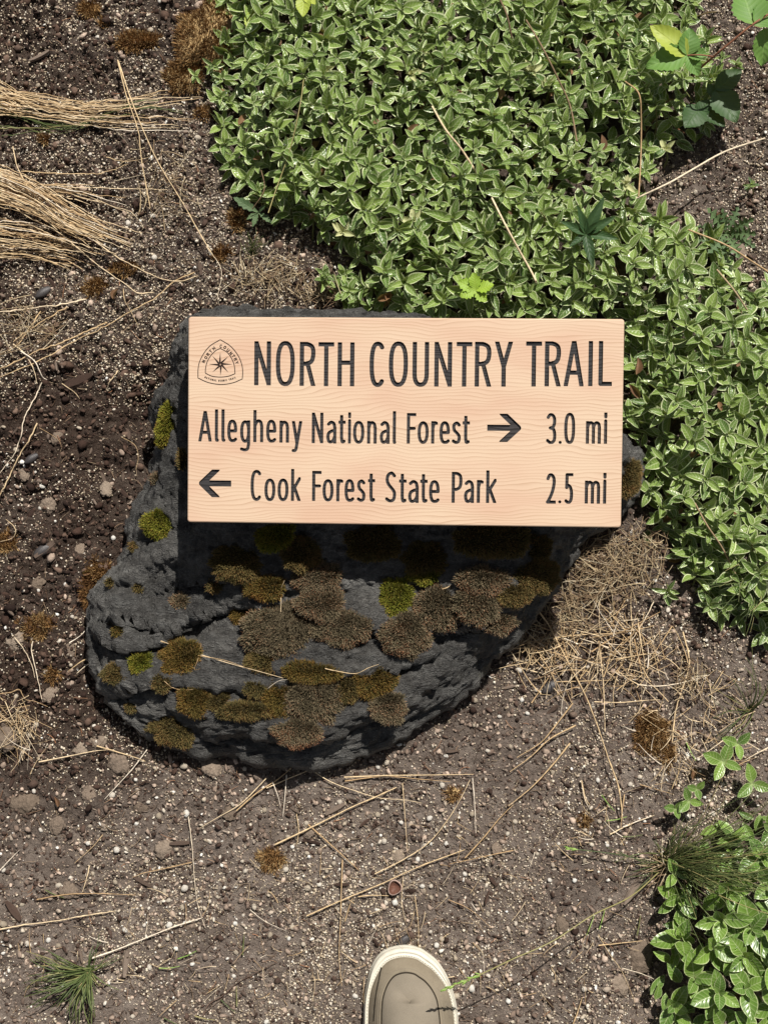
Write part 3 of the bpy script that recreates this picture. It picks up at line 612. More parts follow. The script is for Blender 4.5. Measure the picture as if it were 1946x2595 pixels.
#%%SHOE
# ------------------------------------------------------------------ shoe
zz = lambda a, b: (a / 4.1475 + 850, b / 4.1475 + 2300)
half = [zz(*p) for p in [(290, 1240), (300, 1000), (345, 750), (400, 600), (480, 500), (590, 445), (730, 424), (880, 450), (985, 515), (1080, 595), (1170, 730), (1240, 900), (1280, 1060), (1302, 1240)]]
fp = [P(a, b, .02)[:2] for a, b in half]
yb = fp[0][1]; xl = fp[0][0]; xr = fp[-1][0]
heel = [(xr + .001, yb - .04), (xr - .006, yb - .10), (xr - .014, yb - .16), (xr - .016, yb - .205), (xr - .028, yb - .235), ((xl + xr) / 2, yb - .246), (xl + .024, yb - .235), (xl + .010, yb - .205), (xl + .008, yb - .16), (xl + .002, yb - .10), (xl - .001, yb - .04)]
SO = catmull([tuple(p) for p in fp] + heel, 6, True); nS = len(SO); cxs = (xl + xr) / 2 - .002
ytoe = SO[:, 1].max(); spine = np.stack([np.full(nS, cxs), np.clip(SO[:, 1], SO[:, 1].min() + .04, ytoe - .052)], -1)
# outline normals for constant width offsets
Tn = np.roll(SO, -1, 0) - np.roll(SO, 1, 0); Tn /= np.linalg.norm(Tn, axis=1)[:, None]; Nr = np.stack([Tn[:, 1], -Tn[:, 0]], -1)
if ((SO - spine) * Nr).sum() < 0: Nr = -Nr
def rings(lst, closecap=False):
    V = []; Fc = []
    for xy, z in lst: V += np.c_[xy, np.broadcast_to(z, (nS,))].tolist()
    for k in range(len(lst) - 1):
        for a in range(nS): b = (a + 1) % nS; Fc.append([k * nS + a, k * nS + b, (k + 1) * nS + b, (k + 1) * nS + a])
    return V, Fc
rimk = 1 - .52 * smooth(.004, .05, ytoe - SO[:, 1]); off = lambda d: SO - Nr * (d * rimk)[:, None] if d > .002 else SO - Nr * d
gs = float(gz(cxs, ytoe)) - .004
shoe = empty('canvas_shoe', (0, 0, gs)); tag(shoe, 'toe of a khaki canvas slip-on shoe with a white rubber sole', 'shoe')
t_ = NT('white_rubber'); p_ = t_.obj(); nn = t_.noise(p_, 90, 5, .7); M['rubber'] = t_.fin(t_.mix(t_.rng(nn, .40, .75, 0, .6), (.63, .60, .51), (.42, .38, .30)), .6, t_.bump(t_.noise(p_, 600, 3, .6), .25, .0005), .3)
t_ = NT('khaki_canvas'); p_ = t_.obj(); nn = t_.noise(p_, 30, 4, .6); fine = t_.noise(p_, 1500, 2, .5); wv = t_.n('TexWave', wave_type='BANDS', bands_direction='X'); wv.inputs['Scale'].default_value = 420; t_.l(p_, wv.inputs[0])
wv2 = t_.n('TexWave', wave_type='BANDS', bands_direction='Y'); wv2.inputs['Scale'].default_value = 420; t_.l(p_, wv2.inputs[0])
dst = t_.noise(p_, 55, 6, .75); M['canvas'] = t_.fin(t_.mix(t_.rng(dst, .52, .72, 0, .55), t_.mix(t_.rng(fine, .35, .7, 0, .3), t_.mix(t_.rng(nn, .35, .7), (.185, .152, .108), (.25, .21, .155)), (.31, .268, .20)), (.12, .10, .08)), .85, t_.bump(t_.math('ADD', wv.outputs[0], wv2.outputs[0]), .35, .0005), .1)
t_ = NT('grey_canvas'); p_ = t_.obj(); fine = t_.noise(p_, 1300, 2, .5); nn = t_.noise(p_, 24, 4, .6)
M['canvas2'] = t_.fin(t_.mix(t_.rng(fine, .35, .7, 0, .35), t_.mix(t_.rng(nn, .35, .7), (.175, .150, .115), (.225, .192, .148)), (.28, .24, .19)), .9, t_.bump(fine, .4, .0006), .1)
M['thread'] = m_tinted('thread', [(0, (.36, .31, .24)), (1, (.42, .37, .29))], .8, 900, .3)
M['seamdark'] = m_tinted('seam', [(0, (.03, .024, .018)), (1, (.035, .028, .02))], .9)
wob = .0004 * np.sin(np.arange(nS) * .9)
v, f = rings([(off(.004), 0.), (off(.0005), .002), (off(0.), .008), (off(.0004), .0135), (off(.0015), .0145), (off(.0012), .0165), (off(.0020), .020), (off(.0042), .0222), (off(.0060), .0216), (off(.0066), .0205), (off(.0076), .0213), (off(.0100) , .0216), (off(.0125), .019)])
mk('sole', v, f, [M['rubber']], parent=shoe)
mb = MB()   # stitches along the welt
Lc = np.concatenate([[0], np.cumsum(np.linalg.norm(np.roll(SO, -1, 0) - SO, axis=1))]); Ltot = Lc[-1]; SOc = np.vstack([off(.0088), off(.0088)[:1]])
for s0 in np.arange(0, Ltot, .0034):
    p0 = np.array([np.interp(s0, Lc, SOc[:, 0]), np.interp(s0, Lc, SOc[:, 1]), .0216]); s1 = (s0 + .002) % Ltot; p1 = np.array([np.interp(s1, Lc, SOc[:, 0]), np.interp(s1, Lc, SOc[:, 1]), .0216])
    if np.linalg.norm(p1 - p0) > .01: continue
    pp = np.linspace(p0, p1, 5); pp[:, 2] += [0, .0005, .0007, .0005, 0]; a, b = tube(pp, .0004, 4); mb.add(a, b)
st_ = mb.build('welt_stitching', [M['rubber']], shoe); tag(st_, kind='stuff')
ytn = (ytoe - SO[:, 1]); opn = smooth(.125, .15, ytn); hm = .026 + .040 * smooth(0.01, .15, ytn)
lpos = lambda t: off(.0098) * (1 - t) + spine * t
def upz(t, lift=0.):
    closed = .0195 + hm * (1 - (1 - t) ** 2.3) + lift
    tk = [0, .12, .28, .36, .44, .62, 1]; zo = [.0195, .05, .078, .083, .078, .028, .022]
    return closed * (1 - opn) + (np.interp(t, tk, zo) + (lift if t < .45 else 0)) * opn
SEAM = .345
v, f = rings([(lpos(t), upz(t)) for t in np.linspace(0, 1, 30)]); mk('upper', v, f, [M['canvas']], parent=shoe)
def patch(t0, lift, name, mat, t1=1.0, back=.122):
    ts = np.linspace(t0, t1, 22); V = []; Fc = []; keep = np.nonzero(ytn < back)[0]
    # contiguous run round the toe
    k0 = [k for k in keep if (k - 1) % nS not in set(keep)][0]; run = [(k0 + i) % nS for i in range(len(keep))]
    for kk, t in enumerate(ts):
        z = upz(t, lift * (1 if kk > 1 else (.2 if kk == 0 else .8)) * (1 if t1 == 1. or kk < len(ts) - 2 else .3)); xy = lpos(t)
        V += [(xy[k][0], xy[k][1], z[k]) for k in run]
    m = len(run)
    for k in range(len(ts) - 1):
        for a in range(m - 1): Fc.append([k * m + a, k * m + a + 1, (k + 1) * m + a + 1, (k + 1) * m + a])
    return mk(name, V, Fc, [mat], parent=shoe)
def seam(t, name, mat, r, lift, dash=None, back=.122):
    keep = set(np.nonzero(ytn < back)[0].tolist()); k0 = [k for k in keep if (k - 1) % nS not in keep][0]; run = [(k0 + i) % nS for i in range(len(keep))]
    z = upz(t); xy = lpos(t); pth = np.array([(xy[k][0], xy[k][1], z[k] + lift) for k in run]); pth = catmull(pth, 8)
    if dash is None: a, b = tube(pth, r, 5); return mk(name, a, b, [mat], parent=shoe)
    m = MB(); k = 0
    while k + 5 < len(pth): a, b = tube(pth[k:k + 4], r, 4); m.add(a, b); k += dash
    o = m.build(name, [mat], shoe); o['kind'] = 'stuff'; return o
patch(SEAM, .0004, 'toe_panel', M['canvas2'])
patch(.02, .0018, 'side_band', M['canvas'], SEAM - .012)
seam(SEAM - .006, 'panel_seam', M['seamdark'], .0010, .0003)
seam(SEAM - .10, 'stitch_line', M['canvas2'], .00035, .0017)
# side seam left of the panel
sx = [P(*zz(a, b), .045) for a, b in [(482, 690), (462, 790), (438, 900), (418, 1040), (404, 1230)]]
S_up = BVHTree.FromPolygons([Vector(q) for q in v], f)
def shoe_z(x, y):
    h = S_up.ray_cast(Vector((x, y, .3)), Vector((0, 0, -1))); return h[0].z if h[0] is not None else .03
pp = catmull([(a, b, shoe_z(a, b) + .0018) for a, b, _ in sx], 6); a_, b_ = tube(pp, .0009, 5); mk('side_seam', a_, b_, [M['seamdark']], parent=shoe)
#%%SCATTER
# ------------------------------------------------------------------ loose soil, grains
def rnd_px(n, x0=-60, x1=2010, y0=-80, y1=2680):
    return rng.uniform(x0, x1, n), rng.uniform(y0, y1, n)
def world_px(px, py):
    a = (px - 973) / F; b = -(py - 1297.5) / F; dy = b * _c + _s; dz = b * _s - _c; t = -CAM_H / dz; return a * t, dy * t
RO = catmull([P(a, b, 0.)[:2] for a, b, z in OUT], 4, True)
RCX = np.array([P(a, b, z)[:2] for a, b, z in OUT]); rc = RCX.mean(0); RIN = rc + (RCX - rc) * .88
def freeground(n, **k):
    px, py = rnd_px(n, **k); x, y = world_px(px, py); ok = ~inpoly(x, y, RIN) & ~inpoly(x, y, SO - (SO - SO.mean(0)) * .05); return x[ok], y[ok], px[ok], py[ok]
x, y, px, py = freeground(46000); dr = dryness(x, y)
incov = inpoly(px, py, COVER); keep = ~(incov & (rng.random(len(x)) < .75)); x, y, dr = x[keep], y[keep], dr[keep]
size = np.clip(rng.lognormal(-6.42, .50, len(x)), .0007, .0055) * (1.25 - .40 * dr)
iswet = rng.random(len(x)) > dr * 1.15
for nm, mk_, mm in (('soil_crumbs', ~iswet, 'crumb'), ('mulch_crumbs', iswet, 'crumb_wet')):
    xx, yy, ss = x[mk_], y[mk_], size[mk_]; zz_ = gz(xx, yy) + ss * .25
    o = stones(nm, np.stack([xx, yy, zz_], -1), ss, M[mm], rng.random(len(xx)) * .999, (.28, .95), .42)
    tag(o, {'soil_crumbs': 'dry brown soil crumbs strewn over the ground', 'mulch_crumbs': 'dark damp crumbs of bark mulch and soil'}[nm], kind='stuff')
x, y, px, py = freeground(230000); den = fbm(np.stack([x * 14, y * 14], -1), 91, 4) + .25 * smooth(.1, .4, y) - .28 * smooth(.15, -.1, x + .2) * smooth(-.1, .1, y) * smooth(.42, .3, y)
den += .12 * smooth(.2, .4, x) + .22 * smooth(.28, .45, y) * smooth(0, -.1, x); k = (rng.random(len(x)) < np.clip(.36 + 1.2 * den, .05, 1)) & ~inpoly(px, py, COVER) & ~inpoly(px, py, COVER2)
x, y, px, py = x[k], y[k], px[k], py[k]; ss = np.clip(rng.lognormal(-7.1, .42, len(x)), .0004, .0022)
tag(stones('sand_grains', np.stack([x, y, gz(x, y) + ss * .6], -1), ss, M['sand'], rng.random(len(x)) * .999, (.7, 1), .15, (OCT, OCF)), 'fine pale grit grains scattered in the soil', kind='stuff')
x, y, px, py = freeground(20000); den = fbm(np.stack([x * 9, y * 9], -1), 95, 3); k = (rng.random(len(x)) < np.clip(.34 + 1.1 * den - .2 * smooth(0, .1, y) * smooth(-.1, -.25, x), .06, 1)) & ~inpoly(px, py, COVER) & ~inpoly(px, py, COVER2)
x, y = x[k], y[k]; ss = np.clip(rng.lognormal(-6.62, .52, len(x)), .0006, .0034)
tag(stones('perlite_grains', np.stack([x, y, gz(x, y) + ss * .5], -1), ss, M['perlite'], rng.random(len(x)) * .999, (.38, .95), .38), 'small white perlite grains scattered in the soil', kind='stuff')
x, y, px, py = freeground(9000); k = ~inpoly(px, py, COVER) & (rng.random(len(x)) < .35 + .65 * dryness(x, y)); x, y = x[k], y[k]; n_ = len(x); ss = np.clip(rng.lognormal(-6.35, .4, n_), .0009, .0045); th = rng.uniform(0, 6.28, n_)
LFt = np.array([(-1, -.3, 0), (-.2, -.42, .1), (.8, -.25, 0), (1, .2, .05), (.1, .38, .12), (-.8, .3, 0)]); LV = LFt[None] * (1 + rng.uniform(-.35, .35, (n_, 6, 1))) * np.stack([np.ones(n_), rng.uniform(.4, 1.6, n_), np.ones(n_)], -1)[:, None]
tl = rng.normal(0, .25, (n_, 2)); LX = LV[..., 0] * np.cos(th)[:, None] - LV[..., 1] * np.sin(th)[:, None]; LY = LV[..., 0] * np.sin(th)[:, None] + LV[..., 1] * np.cos(th)[:, None]; LZ = LV[..., 2] + LX * tl[:, :1] + LY * tl[:, 1:]
top_ = np.stack([LX, LY, LZ + .12], -1) * ss[:, None, None] + np.stack([x, y, gz(x, y) + .0012], -1)[:, None]; bot_ = top_ - np.array([0, 0, 1.]) * (ss * .22)[:, None, None]; VL = np.concatenate([top_, bot_], 1)
fl = [(0, 1, 4, 5), (1, 2, 3, 4)] + [(k, k + 6, (k + 1) % 6 + 6, (k + 1) % 6) for k in range(6)]; FL = (np.array(fl)[None] + (np.arange(n_) * 12)[:, None, None]).reshape(-1, 4)
tag(mk('litter_flakes', VL, FL, [M['flake']], tint=np.repeat(rng.random(n_) * .999, 12), smoothf=False), 'thin flat flakes of bark and dry litter on the soil', kind='stuff')
# tiny fibres, needles
m = MB(); x, y, px, py = freeground(3600)
for a, b in zip(x, y):
    L = rng.uniform(.004, .016); th = rng.uniform(0, 2 * np.pi); bend = rng.normal(0, .35); t = np.linspace(-.5, .5, 5)
    pp = np.stack([a + L * t * np.cos(th) - bend * L * t * t * np.sin(th), b + L * t * np.sin(th) + bend * L * t * t * np.cos(th), gz(a, b) + .0025 + rng.uniform(-.2, .2) * L * t], -1)
    V_, F_ = tube(pp, rng.uniform(.00018, .0004), 3); m.add(V_, F_, rng.random())
tag(m.build('root_fibres', [M['fibre']]), 'fine dead root fibres and needles on the soil', kind='stuff')

# individual pebbles of perlite (the largest)
protos = []
for k in range(8):
    V_ = IC1 * np.array([1, rng.uniform(.7, .95), rng.uniform(.55, .8)]) * (1 + .22 * fbm(IC1 * 1.6, 300 + k, 3)[:, None]); V_ = V_ * (1 + rng.uniform(-.08, .08, (len(V_), 1)))
    o = mk('white_pebble', V_, IF1, [M['perlite']]); protos.append(o.data); bpy.data.objects.remove(o)
def drop_obj(name, me, x, y, s, z=None, sc=(1, 1, 1)):
    o = link(name, me); zz0 = float(gz(x, y)) if z is None else z; o.location = (x, y, zz0 + s * .35); o.rotation_euler = (rng.uniform(-.4, .4), rng.uniform(-.4, .4), rng.uniform(0, 6.28)); o.scale = (s * sc[0], s * sc[1], s * sc[2]); return o
big = [(640, 250), (905 / 2.37, 180 / 2.37), (1190 / 2.37, 830 / 2.37), (540 / 2.37, 540 / 2.37), (925 / 2.37, 1540 / 2.37), (770 / 2.37, 1340 / 2.37), (1110 / 2.37, 1850 + 215 / 2.37), (960 / 2.37, 1850 + 515 / 2.37), (1125 / 2.37, 1850 + 500 / 2.37), (680 / 2.37, 1850 + 390 / 2.37), (710 / 2.37, 1850 + 715 / 2.37), (360 / 2.37, 1850 + 930 / 2.37), (1110 / 2.37, 1850 + 950 / 2.37), (1530 / 2.37, 1850 + 1060 / 2.37), (1020 / 2.37, 1850 + 1170 / 2.37), (360 / 2.37, 1850 + 1290 / 2.37), (35 / 2.37, 1850 + 1160 / 2.37), (980, 1932), (1120, 1989), (845 / 2.37 + 600, 1900 + 390 / 2.37), (885 / 2.37 + 600, 1900 + 550 / 2.37), (425 / 2.37 + 600, 1900 + 830 / 2.37), (950 / 2.37 + 600, 1900 + 920 / 2.37), (900, 2527), (1200 / 2.37 + 600, 1900 + 1175 / 2.37), (1415 / 2.37 + 600, 1900 + 385 / 2.37), (1203, 1775), (1315, 1698), (340 / 3.16, 700 + 1680 / 3.16), (985 / 3.16, 700 + 780 / 3.16), (1270 / 3.16, 700 + 980 / 3.16), (1660, 2400), (1195, 2505), (1155, 2525)]
PL = []
for a, b in big: PL.append((*world_px(a, b), rng.uniform(.0032, .0046)))
x, y, px, py = freeground(700); k = ~inpoly(px, py, COVER) & ~inpoly(px, py, COVER2) & (px > 0) & (px < 1946) & (py > 0) & (py < 2595) & ((y < .06) | (rng.random(len(x)) < .35))
for a, b in list(zip(x[k], y[k]))[:240]: PL.append((a, b, rng.uniform(.0020, .0034)))
for a, b, s in PL:
    lab = 'small white perlite pebble lying on the brown soil below the boulder' if b < -.02 else ('small white perlite pebble on the dark soil left of the boulder' if a < -.18 and b < .34 else 'small white perlite pebble on the gritty soil beyond the boulder')
    tag(drop_obj('white_pebble', protos[rng.integers(8)], a, b, s), lab, 'pebble', 'white perlite pebbles on the soil')
# clods
cprot = []
for k in range(6):
    V_ = IC3 * np.array([1, rng.uniform(.75, .95), rng.uniform(.4, .6)]) * (1 + .75 * fbm(IC3 * 1.5, 400 + k, 5, .75)[:, None]); o = mk('soil_clod', V_, IF3, [M['clod']], smoothf=False); cprot.append(o.data); bpy.data.objects.remove(o)
CL = [(62, 2032, .020, 'large flat grey soil clod at the left edge below the boulder'), (180, 2255, .011, 'tan oval soil clod above the grass tuft'), (418, 2150, .011, 'round tan soil clod beside a grey wood chip'), (357, 2048, .009, 'small tan soil clod'), (300, 1935, .015, 'rugged soil clod just left of the boulder foot'), (537, 1940, .015, 'rugged brown soil clod touching the boulder shadow'), (150, 2090, .012, 'low brown soil clod beside the large flat one'), (20, 1870, .016, 'rough soil clod at the left photo edge'), (245, 1880, .012, 'rough clod by the lower left of the boulder'), (130, 1760, .011, 'pale crumbly clod left of the boulder'), (205, 1900, .010, 'small rough clod near the boulder'), (1110, 2255, .0, ''), (1620, 2430, .022, 'broad dry clod beside the glossy leaves'), (1570, 2500, .014, 'small dry clod below the broad one'), (1420, 2345, .010, ''), (1260, 2150, .009, ''), (120, 1280, .011, ''), (60, 1200, .010, ''), (200, 1390, .011, ''), (90, 1480, .011, ''), (270, 1240, .010, ''), (150, 1110, .010, ''), (40, 1620, .012, ''), (180, 1650, .012, ''), (1010, 2170, .009, ''), (480, 2340, .008, ''), (1880, 640, .012, ''), (780, 2110, .008, ''), (590, 2060, .010, ''), (230, 2010, .011, '')]
for a, b, s, lab in CL:
    if s == 0: continue
    x, y = world_px(a, b); o = drop_obj('soil_clod', cprot[rng.integers(6)], x, y, s * .9); o.location.z -= s * .30; o.scale.z *= .75
    tag(o, lab or 'lumpy brown soil clod among loose crumbs', 'soil clod', 'soil clods on the ground')
# bark chips
bprot = []
for k in range(6):
    n = 5; V_ = []; L = 1.; w = rng.uniform(.18, .36); th = rng.uniform(.08, .16); ts = np.linspace(-1, 1, n)
    for t in ts:
        ww = w * (1 - .5 * t * t + rng.uniform(-.15, .15)); z = .12 * t * t * rng.uniform(-.3, 1)
        for a, b in ((-1, -1), (-.6, 1), (.5, 1.2), (1, -.6)): V_.append((t, a * ww, b * th + z))
    Fc = [[r * 4 + c, r * 4 + (c + 1) % 4, (r + 1) * 4 + (c + 1) % 4, (r + 1) * 4 + c] for r in range(n - 1) for c in range(4)] + [[3, 2, 1, 0], [n * 4 - 4, n * 4 - 3, n * 4 - 2, n * 4 - 1]]
    o = mk('bark_chip', V_, Fc, [M['bark']], smoothf=False); bprot.append(o.data); bpy.data.objects.remove(o)
x, y, px, py = freeground(420); k = ~inpoly(px, py, COVER) & ~inpoly(px, py, COVER2) & ((y > -.05) | (rng.random(len(x)) < .45)) & (px > 0) & (px < 1946) & (py > 0) & (py < 2595)
for a, b in list(zip(x[k], y[k]))[:150]:
    s = rng.uniform(.004, .0085); lab = 'small brown bark chip lying on the soil below the boulder' if b < -.02 else ('small brown bark chip in the dark mulch left of the boulder' if b < .34 and a < 0 else 'small brown bark chip in the soil beyond the boulder')
    tag(drop_obj('bark_chip', bprot[rng.integers(6)], a, b, s, sc=(1, 1, .8)), lab, 'bark chip', 'bark chips in the soil')
for a, b, s, rz, lab in [(120, 1390, .016, .7, 'long brown wood chip in the mulch left of the boulder'), (458, 2136, .011, .05, 'grey split wood chip beside the round tan clod'), (322, 2440, .014, 1.5, 'grey upright lying wood chip right of the grass tuft'), (195, 965, .019, .42, 'dark weathered wood chip near the dry stalks'), (1600, 2260, .016, 1.0, 'pale brown wood chip left of the glossy leaves'), (40, 2305, .013, -.9, 'grey wood sliver at the left edge above the grass tuft'), (362, 2235, .011, -.5, 'pale wood chip among crumbs in the lower left'), (850, 2050, .012, .5, 'tan wood sliver on the soil below the boulder'), (100, 140, .013, .5, 'grey bark flake in the top left soil')]:
    x, y = world_px(a, b); o = drop_obj('wood_chip', bprot[rng.integers(6)], x, y, s); o.rotation_euler = (0, 0, rz); o.location.z = float(gz(x, y)) + .003; tag(o, lab, 'wood chip')
for a, b, s, lab in [(110, 1395, .009, 'smooth dark blue grey pebble left of the boulder'), (1024, 2383, .007, 'small black stone in front of the shoe toe'), (105, 735, .008, 'blue grey stone beside the dry grass'), (85, 1165, .007, 'grey slate flake in the dark mulch'), (1395, 1740, .009, 'grey stone among the dry straw')]:
    x, y = world_px(a, b); o = drop_obj('dark_stone', protos[2], x, y, s, sc=(1.3, .8, .6)); o.rotation_euler = (0, 0, .6); o.data = o.data.copy(); o.data.materials.clear(); o.data.materials.append(M['bluestone']); tag(o, lab, 'stone')
# half shell of a nut
x, y = world_px(1000, 2248); z = float(gz(x, y)) + .004; n = 20; th = np.linspace(0, 2 * np.pi, n, endpoint=False); rr_ = 1 + .08 * np.cos(3 * th + .5) + .05 * np.sin(2 * th)
prof_ = [(.55, -.35, 0), (.85, -.15, 0), (1., .25, 0), (.97, .42, 0), (.84, .42, 0), (.78, .2, 1), (.55, -.05, 1), (.1, -.18, 1)]
V_ = [(.0078 * r * a * math.cos(t), .0084 * r * a * math.sin(t), .009 * h) for r, h, _ in prof_ for t, a in zip(th, rr_)]
Fc = [[k * n + a, k * n + (a + 1) % n, (k + 1) * n + (a + 1) % n, (k + 1) * n + a] for k in range(4) for a in range(n)]
sh = mk('nut_shell', V_[:5 * n], Fc, [M['shell']]); sh.location = (x, y, z); tag(sh, 'half of a small pink brown nut shell lying open on the soil', 'nut shell')
Fi = [[k * n + a, k * n + (a + 1) % n, (k + 1) * n + (a + 1) % n, (k + 1) * n + a] for k in range(3) for a in range(n)] + [[3 * n + a for a in range(n)]]
mk('shell_lining', V_[4 * n:], Fi, [M['shell_in']], parent=sh)
#%%STALKS
# ------------------------------------------------------------------ dry stalks
def stalk(pts, r=.0009, lift=.004, mat='straw', name='dry_stalk', label=None, cat='dry stalk', group=None, head=0., parent=None, n=7, onrock=False, arch=0.):
    Pn = catmull(pts, n); out_ = []; N_ = len(Pn)
    for k, (a, b) in enumerate(Pn):
        if onrock:
            h = rock_hit(a, b)
            if h is not None: out_.append([h[0].x, h[0].y, h[0].z + lift]); continue
        x, y, _ = P(a, b, 0.); s = k / (N_ - 1); zg = max(surf(x, y), 0) if onrock else float(gz(x, y)); zt = zg + lift + arch * math.sin(math.pi * min(1, s * 1.02)) ** .8
        w = P(a, b, zt); out_.append(w)
    pth = np.array(out_, float); 
    zs = pth[:, 2].copy()
    for _ in range(3): zs[1:-1] = (zs[:-2] + zs[1:-1] * 2 + zs[2:]) / 4
    pth[:, 2] = zs
    s = np.linspace(0, 1, N_); rad = .72 * r * (1 - .6 * s) * (1 + .12 * np.sin(np.arange(N_) * 1.3 + pts[0][0]))
    if head > 0: hm_ = smooth(1 - head, 1 - head + .06, s); rad = rad * (1 + hm_ * (.7 + .4 * np.sin(np.arange(N_) * 2.1)) * smooth(1.02, .93, s))
    V_, F_ = tube(pth, rad, 5); o = mk(name, V_, F_, [M[mat]], parent=parent)
    if label: tag(o, label, cat, group)
    return o
def zA(*pts): return [(a / 2.37, b / 2.37) for a, b in pts]                        # top left crop
def zB(*pts): return [(a / 3.16, 700 + b / 3.16) for a, b in pts]                  # left crop
def zC(*pts): return [(a / 2.37, 1850 + b / 2.37) for a, b in pts]                 # bottom left crop
def zD(*pts): return [(600 + a / 2.37, 1900 + b / 2.37) for a, b in pts]           # bottom middle
def zE(*pts): return [(1346 + a / 2.765, 1500 + b / 2.765) for a, b in pts]        # right
def zF(*pts): return [(1446 + a / 3.318, 1950 + b / 3.318) for a, b in pts]        # bottom right
def zG(*pts): return [(0 + a / 3.6875, 1300 + b / 3.6875) for a, b in pts]         # left middle
def zH(*pts): return [(1246 + a / 2.37, b / 2.37) for a, b in pts]                 # top right
def zI(*pts): return [(200 + a / 2.37, 1300 + b / 2.37) for a, b in pts]           # rock left
